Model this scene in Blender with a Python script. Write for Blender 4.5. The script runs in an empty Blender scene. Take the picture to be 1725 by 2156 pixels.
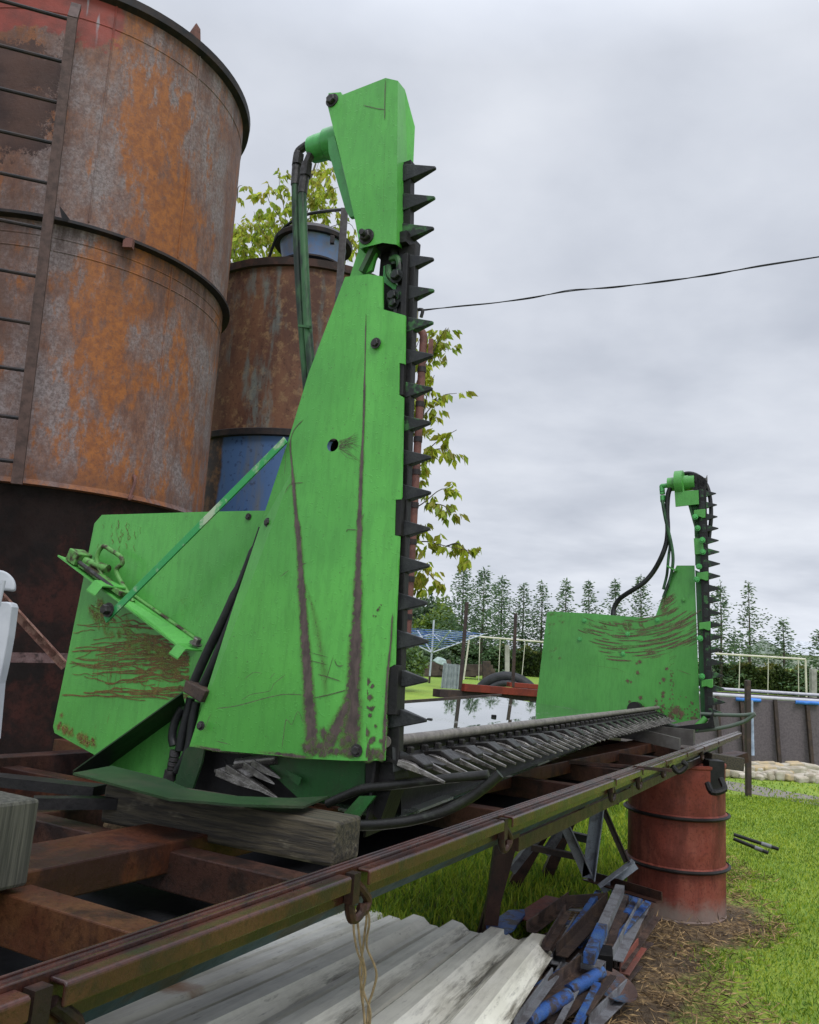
import bpy, bmesh, math, random
import numpy as np
from mathutils import Vector as V, Matrix
R=math.radians
random.seed(7); rng=np.random.default_rng(7)
sc=bpy.context.scene; COL=sc.collection
def lin(r,g,b):
    f=lambda c:(c/255/12.92) if c/255<.04045 else ((c/255+.055)/1.055)**2.4
    return (f(r),f(g),f(b),1)
# ---------------------------------------------------------------- camera
# photo measured on a 1725 x 2156 grid; focal length, pitch and roll were solved from it
FL,CX,CY,EYE=1700.,862.5,1078.,1.48
PITCH,ROLL=R(9.3),R(3.3)
r0=V((1,0,0));CF=V((0,math.cos(PITCH),math.sin(PITCH)));u0=V((0,-math.sin(PITCH),math.cos(PITCH)))
CR=math.cos(ROLL)*r0+math.sin(ROLL)*u0; CU=-math.sin(ROLL)*r0+math.cos(ROLL)*u0
CAM=V((0,0,EYE))
cd=bpy.data.cameras.new('camera'); co=bpy.data.objects.new('camera',cd); COL.objects.link(co)
co.matrix_world=Matrix(((CR.x,CU.x,-CF.x,CAM.x),(CR.y,CU.y,-CF.y,CAM.y),(CR.z,CU.z,-CF.z,CAM.z),(0,0,0,1)))
cd.sensor_width=36; cd.lens=36*FL/2156; cd.clip_end=2000; cd.clip_start=.02
sc.camera=co
# ---------------------------------------------------------------- light
SUN_AZ,SUN_EL=R(158),R(54)         # behind the camera, a little to the right, thick cloud
w=bpy.data.worlds.new('World'); sc.world=w; w.use_nodes=True
nt=w.node_tree; nt.nodes.clear(); N=nt.nodes.new; K=nt.links.new
out=N('ShaderNodeOutputWorld'); sky=N('ShaderNodeTexSky'); sky.sky_type='NISHITA'; sky.sun_disc=False
sky.sun_elevation=SUN_EL; sky.sun_rotation=SUN_AZ; sky.dust_density=3
b1=N('ShaderNodeBackground'); b1.inputs[1].default_value=.06; K(sky.outputs[0],b1.inputs[0])
tc=N('ShaderNodeTexCoord'); sep=N('ShaderNodeSeparateXYZ'); K(tc.outputs['Generated'],sep.inputs[0])
def wm(op,a,b=None,c=None):
    n=N('ShaderNodeMath'); n.operation=op
    for i,x in enumerate((a,b,c)):
        if x is None: continue
        if isinstance(x,(int,float)): n.inputs[i].default_value=x
        else: K(x,n.inputs[i])
    return n.outputs[0]
# cloud-sheet coordinates: direction projected on a flat layer
den=wm('ADD',wm('MAXIMUM',sep.outputs[2],0.0),.16)
cx=wm('DIVIDE',sep.outputs[0],den); cy=wm('DIVIDE',sep.outputs[1],den)
cmb=N('ShaderNodeCombineXYZ'); K(cx,cmb.inputs[0]); K(cy,cmb.inputs[1])
n1=N('ShaderNodeTexNoise'); n1.inputs['Scale'].default_value=1.1; n1.inputs['Detail'].default_value=5; n1.inputs['Roughness'].default_value=.5; n1.inputs['Distortion'].default_value=.35; K(cmb.outputs[0],n1.inputs['Vector'])
n2=N('ShaderNodeTexNoise'); n2.inputs['Scale'].default_value=2.6; n2.inputs['Detail'].default_value=6; n2.inputs['Roughness'].default_value=.55; K(cmb.outputs[0],n2.inputs['Vector'])
nn=wm('ADD',wm('MULTIPLY',n1.outputs[0],.68),wm('MULTIPLY',n2.outputs[0],.32))
rp=N('ShaderNodeValToRGB'); K(nn,rp.inputs[0]); e=rp.color_ramp.elements
e[0].position=.33; e[0].color=lin(178,184,196); e[1].position=.66; e[1].color=lin(219,223,231)
m=e.new(.5); m.color=lin(201,206,216)
# overcast sky: brighter overhead and towards the veiled sun behind the camera
gz=wm('SMOOTHSTEP',0,0) if False else wm('MULTIPLY',wm('POWER',wm('MAXIMUM',wm('SUBTRACT',sep.outputs[2],.62),0.0),1.1),7.0)
gb=wm('MULTIPLY',wm('MAXIMUM',wm('MULTIPLY',sep.outputs[1],-1.0),0.0),.9)
hz=wm('MULTIPLY',wm('POWER',wm('MAXIMUM',wm('SUBTRACT',1.0,wm('MULTIPLY',sep.outputs[2],5.0)),0.0),2.0),.22)
st=wm('ADD',wm('ADD',wm('ADD',.98,gz),gb),hz)
b2=N('ShaderNodeBackground'); K(rp.outputs[0],b2.inputs[0]); K(st,b2.inputs[1])
mx=N('ShaderNodeMixShader'); mx.inputs[0].default_value=.93; K(b1.outputs[0],mx.inputs[1]); K(b2.outputs[0],mx.inputs[2]); K(mx.outputs[0],out.inputs[0])
sl=bpy.data.lights.new('sun','SUN'); sl.energy=1.5; sl.angle=R(22); sl.color=(1,.97,.93)
so=bpy.data.objects.new('sun',sl); COL.objects.link(so)
sd=V((math.sin(SUN_AZ)*math.cos(SUN_EL),math.cos(SUN_AZ)*math.cos(SUN_EL),math.sin(SUN_EL)))
so.rotation_euler=sd.to_track_quat('Z','Y').to_euler(); so.location=(0,-5,12)
sc.view_settings.view_transform='Standard'; sc.view_settings.look='None'; sc.view_settings.exposure=.28; sc.view_settings.gamma=1
sc.cycles.max_bounces=6; sc.cycles.transparent_max_bounces=48; sc.cycles.diffuse_bounces=3; sc.cycles.glossy_bounces=3
# ---------------------------------------------------------------- measuring helpers (a photo point on a real plane)
def ray(px,py): return CF+CR*((px-CX)/FL)-CU*((py-CY)/FL)
def onZ(px,py,z): d=ray(px,py); return CAM+d*((z-EYE)/d.z)
def onY(px,py,y): d=ray(px,py); return CAM+d*(y/d.y)
def onP(px,py,p,n): d=ray(px,py); return CAM+d*((p-CAM).dot(n)/d.dot(n))
N0=onY(820,1605,1.68); F0=onY(1475,1520,5.04)
W=(F0-N0).length; L=(F0-N0)/W; F=L.cross(V((0,0,1))).normalized(); U=F.cross(L)
def T(s,v,w): return N0+L*s+F*v+U*w
def onS(px,py,s): return onP(px,py,N0+L*s,L)
def onW(px,py,w): return onP(px,py,N0+U*w,U)
def loc(p): d=p-N0; return V((d.dot(L),d.dot(F),d.dot(U)))
def onV(px,py,v): return onP(px,py,N0+F*v,F)
def gz_(y): return 0. if y<13 else (y-13)*.027 if y<60 else 47*.027     # the lawn rises away from the yard
def gnd(px,py):
    p=onZ(px,py,0)
    for _ in range(30):
        p=onZ(px,py,gz_(max(0,p.y))) if p.y>0 and p.y<60 else onY(px,py,45); p.y
    return p
# ---------------------------------------------------------------- mesh helpers
WL={}
class MB:
    def __init__(s): s.v=[];s.f=[];s.a=[];s.m=[];s.k=0
    def add(s,vs,fs,a=0,mi=0):
        o=len(s.v); s.v+= [V(p) for p in vs]; s.f+=[tuple(i+o for i in f) for f in fs]
        s.a+= a if isinstance(a,list) else [a]*len(vs); s.m+=[mi]*len(fs); return s
    def box(s,c,ax,ay,az,mi=0):
        c=V(c); p=[c+ax*i+ay*j+az*k for i in(-1,1) for j in(-1,1) for k in(-1,1)]
        return s.add(p,[(0,1,3,2),(4,6,7,5),(0,4,5,1),(2,3,7,6),(0,2,6,4),(1,5,7,3)],mi=mi)
    def beam(s,p,q,wd,ht,up=None,mi=0):      # box along p->q, centred
        p,q=V(p),V(q); d=(q-p); up=up or V((0,0,1)); x=d.cross(up).normalized(); y=x.cross(d).normalized()
        return s.box((p+q)/2,d/2,x*wd/2,y*ht/2,mi)
    def ext(s,prof,p,q,up=None,mi=0,side=None):
        p,q=V(p),V(q); d=(q-p).normalized(); up=up or V((0,0,1)); x=d.cross(up).normalized(); y=x.cross(d).normalized()
        n=len(prof); vs=[b+x*a+y*c for b in(p,q) for a,c in prof]
        fs=[(i,(i+1)%n,n+(i+1)%n,n+i) for i in range(n)]+[tuple(range(n))[::-1],tuple(range(n,2*n))]
        return s.add(vs,fs,mi=mi)
    def tube(s,pts,r,n=8,cap=True,mi=0):
        pts=[V(p) for p in pts]; m=len(pts); rs=r if isinstance(r,(list,tuple)) else [r]*m
        vs=[];t=(pts[1]-pts[0]).normalized(); x=t.orthogonal().normalized()
        for i,p in enumerate(pts):
            t=(pts[min(i+1,m-1)]-pts[max(i-1,0)]).normalized(); x=(x-t*x.dot(t)).normalized(); y=t.cross(x)
            vs+=[p+(x*math.cos(k*2*math.pi/n)+y*math.sin(k*2*math.pi/n))*rs[i] for k in range(n)]
        fs=[(i*n+k,i*n+(k+1)%n,(i+1)*n+(k+1)%n,(i+1)*n+k) for i in range(m-1) for k in range(n)]
        if cap: fs+=[tuple(range(n))[::-1],tuple(range((m-1)*n,m*n))]
        return s.add(vs,fs,mi=mi)
    def lathe(s,c,prof,n=48,ax=None,mi=0,cap=False):
        c=V(c); ax=(ax or V((0,0,1))).normalized(); x=ax.orthogonal().normalized(); y=ax.cross(x); m=len(prof)
        vs=[c+ax*h+(x*math.cos(k*2*math.pi/n)+y*math.sin(k*2*math.pi/n))*max(r,1e-4) for r,h in prof for k in range(n)]
        fs=[(i*n+k,i*n+(k+1)%n,(i+1)*n+(k+1)%n,(i+1)*n+k) for i in range(m-1) for k in range(n)]
        if cap: fs+=[tuple(range(n))[::-1],tuple(range((m-1)*n,m*n))]
        return s.add(vs,fs,mi=mi)
    def prism(s,pts,t,mi=0):
        pts=[V(p) for p in pts]; n=len(pts); t=V(t)
        return s.add(pts+[p+t for p in pts],[tuple(range(n)),tuple(range(n,2*n))[::-1]]+[(i,n+i,n+(i+1)%n,(i+1)%n) for i in range(n)],mi=mi)
    # worn strokes: thin strips lying on a plate, with a wear value that feathers to nothing at the edge
    def stroke(s,pts,ws,nrm,val=1.,edge=0.):
        pts=[V(p) for p in pts]; m=len(pts); ws=ws if isinstance(ws,(list,tuple)) else [ws]*m; s.k+=1
        lift=nrm*(.0009+.000012*(s.k%60)); vs=[];a=[]
        for i,p in enumerate(pts):
            t=(pts[min(i+1,m-1)]-pts[max(i-1,0)]).normalized(); x=t.cross(nrm).normalized(); en=0 if (i in(0,m-1)) else 1
            vs+=[p-x*ws[i]+lift,p+lift,p+x*ws[i]+lift]; a+=[edge*en,val*max(en,.35),edge*en]
        fs=[]
        for i in range(m-1): fs+=[(3*i,3*i+1,3*i+4,3*i+3),(3*i+1,3*i+2,3*i+5,3*i+4)]
        return s.add(vs,fs,a,1)
    def blotch(s,c,r,nrm,val=1.,sq=1.,n=14):
        s.k+=1; c=V(c)+nrm*(.0009+.000012*(s.k%60)); x=nrm.orthogonal().normalized(); y=nrm.cross(x)
        ph=[random.uniform(.7,1.25)*r for _ in range(n)]
        x,y=(y,x)
        vs=[c]+[c+x*math.cos(k*2*math.pi/n)*ph[k]+y*math.sin(k*2*math.pi/n)*ph[k]*sq for k in range(n)]
        return s.add(vs,[(0,1+k,1+(k+1)%n) for k in range(n)],[val]+[0]*n,1)
    def build(s,name,mat,parent=None,smooth=False,sol=0,bev=0,label=None,base=None,ang=38):
        me=bpy.data.meshes.new(name)
        if parent is not None: b=WL[parent.name]
        else:
            if base is None:
                lo=[min(p[i] for p in s.v) for i in range(3)];hi=[max(p[i] for p in s.v) for i in range(3)]
                base=V(((lo[0]+hi[0])/2,(lo[1]+hi[1])/2,lo[2]))
            b=V(base)
        me.from_pydata([p-b for p in s.v],[],s.f)
        for mm in (mat[:1+max(s.m+[0])] if isinstance(mat,list) else [mat]): me.materials.append(mm)
        if any(s.m): me.polygons.foreach_set('material_index',s.m)
        if any(s.a):
            at=me.attributes.new('wear','FLOAT','POINT'); at.data.foreach_set('value',s.a)
        bm=bmesh.new(); bm.from_mesh(me)
        if not any(s.a): bmesh.ops.recalc_face_normals(bm,faces=bm.faces)
        else:
            for f in bm.faces:
                f.normal_update()
                if f.normal.dot(CAM-b-f.calc_center_median())<0: f.normal_flip()
        bm.to_mesh(me); bm.free()
        if smooth:
            me.polygons.foreach_set('use_smooth',[True]*len(me.polygons)); me.set_sharp_from_angle(angle=R(ang))
        o=bpy.data.objects.new(name,me); COL.objects.link(o); WL[o.name]=b
        if parent is None: o.location=b
        else: o.parent=parent
        if sol: md=o.modifiers.new('sol','SOLIDIFY'); md.thickness=sol; md.offset=-1
        if bev: md=o.modifiers.new('bev','BEVEL'); md.width=bev; md.segments=2; md.limit_method='ANGLE'; md.angle_limit=R(40)
        if label: o['label']=label
        return o
def tag(o,label,cat,group=None):
    o['label']=label; o['category']=cat
    if group: o['group']=group
    return o
def thing(name,label,cat,base,group=None):
    o=bpy.data.objects.new(name,None); COL.objects.link(o); o.location=base; o.empty_display_size=.1; WL[o.name]=V(base)
    return tag(o,label,cat,group)
def kind(o,k): o['kind']=k; return o
def copies(o,offs,parent=None):
    res=[]
    for d in offs:
        c=o.copy(); COL.objects.link(c); c.parent=parent or o.parent; c.location=o.location+d; WL[c.name]=WL[o.name]; res.append(c)
    return res
def spline(pts,k=6):
    pts=[V(p) for p in pts]; q=[pts[0]*2-pts[1]]+pts+[pts[-1]*2-pts[-2]]; o=[]
    for i in range(1,len(q)-2):
        a,b,c,d=q[i-1:i+3]
        for j in range(k):
            t=j/k; o.append(.5*((2*b)+(c-a)*t+(2*a-5*b+4*c-d)*t*t+(3*b-a-3*c+d)*t**3))
    return o+[pts[-1]]
def lerp(a,b,t): return a+(b-a)*t
# ---------------------------------------------------------------- materials
class Mat:
    def __init__(s,name,rough=.6,metal=0,spec=.5):
        s.m=bpy.data.materials.new(name); s.m.use_nodes=True; s.t=s.m.node_tree
        s.p=s.t.nodes['Principled BSDF']; s.p.inputs['Roughness'].default_value=rough; s.p.inputs['Metallic'].default_value=metal; s.p.inputs['Specular IOR Level'].default_value=spec
        s.tc=s.n('ShaderNodeTexCoord'); s.pos=s.n('ShaderNodeNewGeometry').outputs['Position']
    def n(s,t): return s.t.nodes.new(t)
    def put(s,x,inp):
        if isinstance(x,(int,float)): inp.default_value=x
        elif isinstance(x,(tuple,list,V)):
            inp.default_value=tuple(x) if len(inp.default_value)==len(x) else tuple(x)[:len(inp.default_value)]
        else: s.t.links.new(x,inp)
    def math(s,op,a,b=0,c=0,clamp=False):
        n=s.n('ShaderNodeMath'); n.operation=op; n.use_clamp=clamp
        for i,x in enumerate((a,b,c)): s.put(x,n.inputs[i])
        return n.outputs[0]
    def vm(s,op,a,b=(0,0,0)):
        n=s.n('ShaderNodeVectorMath'); n.operation=op; s.put(a,n.inputs[0])
        if op=='SCALE': s.put(b,n.inputs[3])
        else: s.put(b,n.inputs[1])
        return n.outputs[1] if op in('DOT_PRODUCT','LENGTH','DISTANCE') else n.outputs[0]
    def noise(s,scale,detail=4,rough=.55,sv=(1,1,1),dist=0,off=(0,0,0)):
        v=s.vm('MULTIPLY',s.vm('ADD',s.pos,off),sv); n=s.n('ShaderNodeTexNoise')
        n.inputs['Scale'].default_value=scale; n.inputs['Detail'].default_value=detail; n.inputs['Roughness'].default_value=rough; n.inputs['Distortion'].default_value=dist
        s.t.links.new(v,n.inputs['Vector']); return n.outputs[0]
    def vor(s,scale,sv=(1,1,1)):
        n=s.n('ShaderNodeTexVoronoi'); n.inputs['Scale'].default_value=scale; s.t.links.new(s.vm('MULTIPLY',s.pos,sv),n.inputs['Vector']); return n.outputs[0]
    def ss(s,x,a,b):                     # smooth step to 0..1
        n=s.n('ShaderNodeMapRange'); n.interpolation_type='SMOOTHSTEP'; s.put(x,n.inputs[0]); s.put(a,n.inputs[1]); s.put(b,n.inputs[2]); return n.outputs[0]
    def mix(s,f,a,b):
        n=s.n('ShaderNodeMix'); n.data_type='RGBA'; s.put(f,n.inputs[0]); s.put(a,n.inputs[6]); s.put(b,n.inputs[7]); return n.outputs[2]
    def attr(s,name):
        n=s.n('ShaderNodeAttribute'); n.attribute_name=name; return n.outputs['Fac']
    def axis(s,i):
        n=s.n('ShaderNodeSeparateXYZ'); s.t.links.new(s.pos,n.inputs[0]); return n.outputs[i]
    def bump(s,h,st=.3,d=.01):
        n=s.n('ShaderNodeBump'); n.inputs['Strength'].default_value=st; n.inputs['Distance'].default_value=d; s.put(h,n.inputs['Height']); s.t.links.new(n.outputs[0],s.p.inputs['Normal'])
    def col(s,c): s.put(c,s.p.inputs['Base Color']); return s
    def rgh(s,c): s.put(c,s.p.inputs['Roughness']); return s
def green(name,base,dark,rust=(.082,.056,.052,1),halo=(.09,.15,.035,1),old=.25,rough=.36,grime=.0):
    m=Mat(name,rough,0,.32)
    c=m.mix(m.ss(m.noise(2.2,4),.35,.7),base,dark)
    c=m.mix(m.math('MULTIPLY',m.ss(m.noise(34,4,.65,sv=(1,1,.10)),.50,.70),.30),c,tuple(x*.62 for x in base[:3])+(1,))      # rain streaks in the dust
    c=m.mix(m.math('MULTIPLY',m.ss(m.noise(75,4,.7,sv=(1,1,.22)),.45,.62),.20),c,tuple(x*.55 for x in dark[:3])+(1,))      # mottled film of algae and dust
    c=m.mix(m.math('MULTIPLY',m.ss(m.noise(60,5),.60,.75),old),c,tuple(x*.75 for x in dark[:3])+(1,))
    c=m.mix(m.math('MULTIPLY',m.ss(m.noise(140,2),.70,.74),.6),c,(.05,.07,.03,1))        # chips
    if grime: c=m.mix(m.math('MULTIPLY',m.ss(m.noise(7,8,.7),.45,.7),grime),c,(.03,.035,.02,1))
    m.col(c); m.rgh(m.math('ADD',m.math('MULTIPLY',m.noise(9,4),.4),rough-.14))
    m.bump(m.math('ADD',m.math('MULTIPLY',m.noise(3.,2),2.2),m.math('MULTIPLY',m.ss(m.noise(130,1),.64,.69),.10)),.28,.02)
    m.p.inputs['Coat Weight'].default_value=.15; m.p.inputs['Coat Roughness'].default_value=.18
    # second slot: rust and rubbed-off paint, cut ragged by noise; see-through where the paint is sound
    q=Mat(name+'_wear',.62); wr=q.attr('wear')
    k=q.ss(q.math('ADD',wr,q.math('MULTIPLY',q.math('SUBTRACT',q.noise(120,6,.75),.5),1.5)),.33,.6); k=q.math('MULTIPLY',k,q.ss(wr,.02,.14))
    hf=q.math('MULTIPLY',q.ss(q.math('ADD',wr,q.math('MULTIPLY',q.math('SUBTRACT',q.noise(60,5,.7),.5),.5)),.05,.6),q.math('MULTIPLY',q.ss(wr,.0,.2),.55))
    rc=q.mix(q.ss(q.noise(70,6,.7,sv=(1,1,.4)),.35,.65),rust,tuple(x*.45 for x in rust[:3])+(1,))
    q.col(q.mix(k,halo,rc)); q.put(q.math('MAXIMUM',k,hf),q.p.inputs['Alpha'])
    return [m.m,q.m]
GB=(.084,.35,.056,1); GD=(.058,.26,.044,1)
M={}
M['green']=green('green_paint',GB,GD)
M['green_rear']=green('green_paint_scratched',(.075,.31,.056,1),(.055,.24,.044,1),rust=(.125,.052,.012,1),halo=(.17,.21,.035,1))
M['green_far']=green('green_paint_far',(.062,.255,.046,1),(.045,.195,.036,1),rust=(.10,.055,.032,1),halo=(.11,.15,.05,1))
M['green_shaded_floor']=green('green_paint_shaded_grimy_floor',(.007,.034,.009,1),(.005,.02,.006,1),grime=.8,rough=.5)  # green darkened to carry the shade inside the foot, with grime patches over it
M['green_shaded_dirty']=green('green_paint_shaded_dirty',(.018,.11,.024,1),(.013,.075,.018,1),grime=.8,rough=.5)  # same paint with shade put into its base colour, plus real dirt patches
M['green_bits']=green('green_paint_fittings',(.06,.33,.08,1),(.045,.25,.06,1),grime=.35)
def plain(name,c,c2=None,sc_=12,rough=.55,metal=0,bump=.25,spec=.22,sv=(1,1,1),lo=.35,hi=.68):
    m=Mat(name,rough,metal,spec); c=tuple(c)+(1,) if len(c)==3 else c; c2=c2 or tuple(x*.5 for x in c[:3])
    c2=tuple(c2)+(1,) if len(c2)==3 else c2
    m.col(m.mix(m.ss(m.noise(sc_,6,.65,sv=sv),lo,hi),c,c2)); m.rgh(m.math('ADD',m.math('MULTIPLY',m.noise(sc_*2,3),.3),rough-.15))
    if bump: m.bump(m.noise(sc_*6,4,.6,sv=sv),bump,.004)
    return m.m
M['tooth']=plain('cast_iron',(.008,.009,.011),(.022,.024,.025),40,.45,spec=.3)
M['toothg']=plain('cast_iron_green_traces',(.010,.012,.012),(.03,.10,.03),22,.45,lo=.5,hi=.62,spec=.3)
M['black']=plain('black_steel',(.006,.006,.0065),(.013,.012,.012),18,.5,spec=.25)
M['hose']=plain('black_rubber_hose',(.007,.008,.009),(.013,.014,.015),30,.45,bump=.1,spec=.3)
M['hoseg']=plain('green_oversprayed_hose',(.035,.10,.04),(.010,.018,.014),24,.5,sv=(1,1,.25),lo=.38,hi=.6)
M['bolt']=plain('dull_bolt_steel',(.05,.048,.05),(.02,.018,.018),60,.45,.3)
M['steel']=plain('wet_worn_steel',(.20,.19,.18),(.08,.075,.07),35,.3,.7)
M['finger']=plain('wet_dark_casting',(.30,.28,.265),(.07,.065,.062),30,.25,.65)
M['blade']=plain('dark_knife_steel',(.03,.028,.027),(.012,.011,.011),30,.35,.4)
M['fade']=plain('faded_green_flat_bar',(.30,.38,.26),(.035,.24,.075),9,.5,lo=.40,hi=.50)
M['latch']=plain('worn_latch',(.09,.24,.06),(.04,.03,.02),26,.5,lo=.45,hi=.6)
def rusty(name,cols,scale=3,sv=(1,1,1),rough=.62,speck=.5,bump=.3,off=(0,0,0)):
    m=Mat(name,rough,0,.2); c=cols[0]
    for i,cc in enumerate(cols[1:]):
        c=m.mix(m.ss(m.noise(scale*(1+.7*i),7,.68,sv=sv,dist=.25,off=tuple(o+3.7*i for o in off)),.46,.6),c,cc)
    c=m.mix(m.math('MULTIPLY',m.ss(m.noise(scale*22,5,.75),.5,.62),speck),c,tuple(x*.35 for x in cols[0][:3])+(1,))
    m.col(c); m.rgh(m.math('ADD',m.math('MULTIPLY',m.noise(scale*6,4),.4),rough-.2)); m.bump(m.noise(scale*25,5,.7),bump,.004)
    return m
M['frame']=rusty('wet_rusty_frame',[(.044,.014,.010,1),(.062,.021,.014,1),(.020,.009,.009,1)],7,rough=.32).m
M['frame'].node_tree.nodes['Principled BSDF'].inputs['Coat Weight'].default_value=.6; M['frame'].node_tree.nodes['Principled BSDF'].inputs['Coat Roughness'].default_value=.16
M['cross']=rusty('rusty_cross_member',[(.050,.016,.008,1),(.070,.029,.013,1),(.022,.009,.007,1)],4,rough=.5).m
M['crossd']=rusty('dark_rusty_member',[(.034,.016,.013,1),(.05,.024,.017,1),(.017,.011,.010,1)],5,rough=.42).m
M['bluebeam']=rusty('blue_board',[(.014,.035,.075,1),(.02,.05,.10,1),(.02,.02,.025,1)],5,rough=.5).m
M['barrel']=rusty('red_oxide_drum',[(.15,.034,.023,1),(.19,.055,.038,1),(.10,.024,.017,1)],2.6,sv=(1,1,.4),rough=.55,speck=.45,bump=.25)
m=M['barrel']; lk=m.p.inputs['Base Color'].links[0].from_socket; mz=m.math('ADD',m.axis(2),m.math('MULTIPLY',m.math('SUBTRACT',m.noise(9,6,.7),.5),.22))
m.bump(m.math('ADD',m.noise(4.5,2),m.math('MULTIPLY',m.noise(40,4),.08)),.35,.05); lk=m.mix(m.math('MULTIPLY',m.ss(m.noise(16,5,.65,sv=(1,1,.07)),.54,.66),.5),lk,(.06,.02,.016,1)); m.col(m.mix(m.math('MULTIPLY',m.math('SUBTRACT',1,m.ss(mz,.03,.15)),.75),lk,(.17,.15,.13,1))); M['barrel']=m.m
M['redbeam']=rusty('red_paint_beam',[(.19,.034,.02,1),(.13,.026,.018,1)],6,rough=.5).m
M['pipe']=rusty('red_brown_pipe',[(.135,.06,.05,1),(.085,.04,.035,1)],9,rough=.6).m
M['post']=rusty('dark_post',[(.04,.03,.028,1),(.065,.045,.035,1)],9,rough=.6).m
M['blueiron']=rusty('grey_blue_iron',[(.20,.22,.26,1),(.11,.12,.14,1)],8,rough=.45).m
M['scrapblue']=rusty('chipped_blue_scrap',[(.03,.085,.27,1),(.06,.12,.25,1),(.05,.04,.035,1)],9,rough=.5).m
M['scrapbrown']=rusty('brown_scrap',[(.06,.045,.042,1),(.10,.065,.05,1),(.035,.025,.022,1)],9,rough=.5).m
M['scrapgrey']=rusty('grey_scrap',[(.16,.165,.18,1),(.09,.085,.09,1)],10,rough=.42).m
M['scrapred']=rusty('red_scrap',[(.20,.065,.05,1),(.13,.06,.05,1)],8,rough=.5).m
def wood(name,a,b,d):
    m=Mat(name,.75); m.col(m.mix(m.ss(m.noise(26,5,.6,sv=d),.38,.64),a,b)); m.bump(m.noise(40,5,.6,sv=d),.5,.006); return m.m
def wood(name,a,b,grain,damp=None):
    m=Mat(name,.72); x=V(grain).normalized(); y=x.orthogonal().normalized(); z=x.cross(y)
    cb=m.n('ShaderNodeCombineXYZ')
    for i,d in enumerate((x,y,z)): m.t.links.new(m.vm('DOT_PRODUCT',m.pos,d),cb.inputs[i])
    m.pos=cb.outputs[0]
    c=m.mix(m.ss(m.noise(150,4,.6,sv=(.03,1,1)),.36,.62),a,b)
    if damp: c=m.mix(m.math('MULTIPLY',m.ss(m.noise(5,6,.7,sv=(.35,1,1)),.56,.64),.85),c,damp)
    m.col(c); m.bump(m.noise(150,4,.6,sv=(.03,1,1)),.6,.004); return m.m
# ================================================================= ground
def smask(m,x,a,b): return m.ss(x,a,b)
m=Mat('lawn_and_soil',.8)
gx,gy=m.axis(0),m.axis(1)
lc=m.mix(m.ss(m.noise(1.1,6,.6),.38,.62),(.19,.29,.022,1),(.28,.36,.03,1))
lc=m.mix(m.ss(m.noise(40,4,.7),.42,.66),lc,(.11,.21,.017,1))
far=m.ss(gy,14,30); lc=m.mix(m.math('MULTIPLY',far,.7),lc,(.16,.27,.03,1))
# dead straw-coloured ground round the drum and the scrap heap; bare soil under the trailer
dc=m.mix(m.ss(m.noise(26,7,.72),.38,.62),(.07,.045,.026,1),(.27,.18,.085,1))
dc=m.mix(m.ss(m.noise(5,4),.4,.6),dc,(.075,.05,.028,1))
ctr=T(1.9,-.15,0); dl=m.vm('DOT_PRODUCT',m.vm('SUBTRACT',m.pos,tuple(ctr)),tuple(F)); da=m.vm('DOT_PRODUCT',m.vm('SUBTRACT',m.pos,tuple(ctr)),tuple(L))
edge=m.math('ADD',dl,m.math('MULTIPLY',m.math('SUBTRACT',m.noise(2.3,6,.7),.5),.9))
bdist=m.math('ADD',m.vm('DISTANCE',m.vm('MULTIPLY',m.pos,(1,1,0)),(1.72,5.1,0)),m.math('MULTIPLY',m.math('SUBTRACT',m.noise(2.9,6,.7),.5),.5))
k=m.math('MULTIPLY',m.math('SUBTRACT',1,m.ss(edge,.20,.40)),m.math('SUBTRACT',1,m.ss(m.math('ADD',da,m.math('MULTIPLY',m.noise(2.5,5,.7),.8)),2.0,2.5)))
k=m.math('MAXIMUM',m.math('MULTIPLY',k,m.ss(m.math('ADD',edge,0),-6.2,-6.0)),m.math('SUBTRACT',1,m.ss(bdist,.42,.60)))
m.col(m.mix(k,lc,dc)); m.bump(m.noise(55,6,.7),.8,.03)
M['lawn']=m.m
mb=MB(); ys=[-30,-8,0,6,10,13,16,20,26,32,40,50,60,120,600]
for y in ys: mb.v+=[V((-600,y,gz_(y))),V((-20,y,gz_(y))),V((0,y,gz_(y))),V((25,y,gz_(y))),V((600,y,gz_(y)))]; 
mb.a=[0]*len(mb.v)
for i in range(len(ys)-1):
    for j in range(4): mb.f.append((i*5+j,i*5+j+1,i*5+5+j+1,i*5+5+j)); mb.m.append(0)
kind(mb.build('lawn',M['lawn'],base=(0,0,0)),'structure')
# gravel path and its grass verge in front of the pool
gm=plain('grey_gravel',(.23,.215,.19),(.13,.12,.10),60,.85,bump=.8)
a,b,c,d=onZ(1510,1640,.004),onZ(1760,1684,.004),onZ(1760,1704,.004),onZ(1510,1658,.004)
kind(MB().add([a,b,c,d],[(0,1,2,3)]).build('path',gm),'structure')
# ================================================================= big silo
sA=-.43394942; SD=6.; SC=V((math.sin(sA)*SD,math.cos(sA)*SD,0)); SR=1.10
Z1,Z2,Z3=EYE+3.875,EYE+2.345,EYE+.76
silo=thing('rusty_silo','tall rusty orange and grey steel silo with a ladder up its side','silo',SC)
m=Mat('silo_rust',.6,0,.22)
gr=m.mix(m.ss(m.noise(48,6,.75),.36,.64),(.215,.18,.185,1),(.105,.082,.082,1))
orr=m.mix(m.ss(m.noise(20,6,.7),.35,.65),(.265,.092,.022,1),(.165,.056,.02,1))
br=m.mix(m.ss(m.noise(26,6,.75,sv=(1,1,.5)),.35,.65),(.165,.08,.052,1),(.092,.044,.034,1))
big=m.math('ADD',m.math('MULTIPLY',m.noise(1.1,3,.5,dist=.3,off=(4.1,0,2.2)),.55),m.math('MULTIPLY',m.noise(6,9,.78,sv=(1,1,.55),off=(3,3,0)),.45))
c=m.mix(m.ss(big,.40,.56),gr,br)
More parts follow.
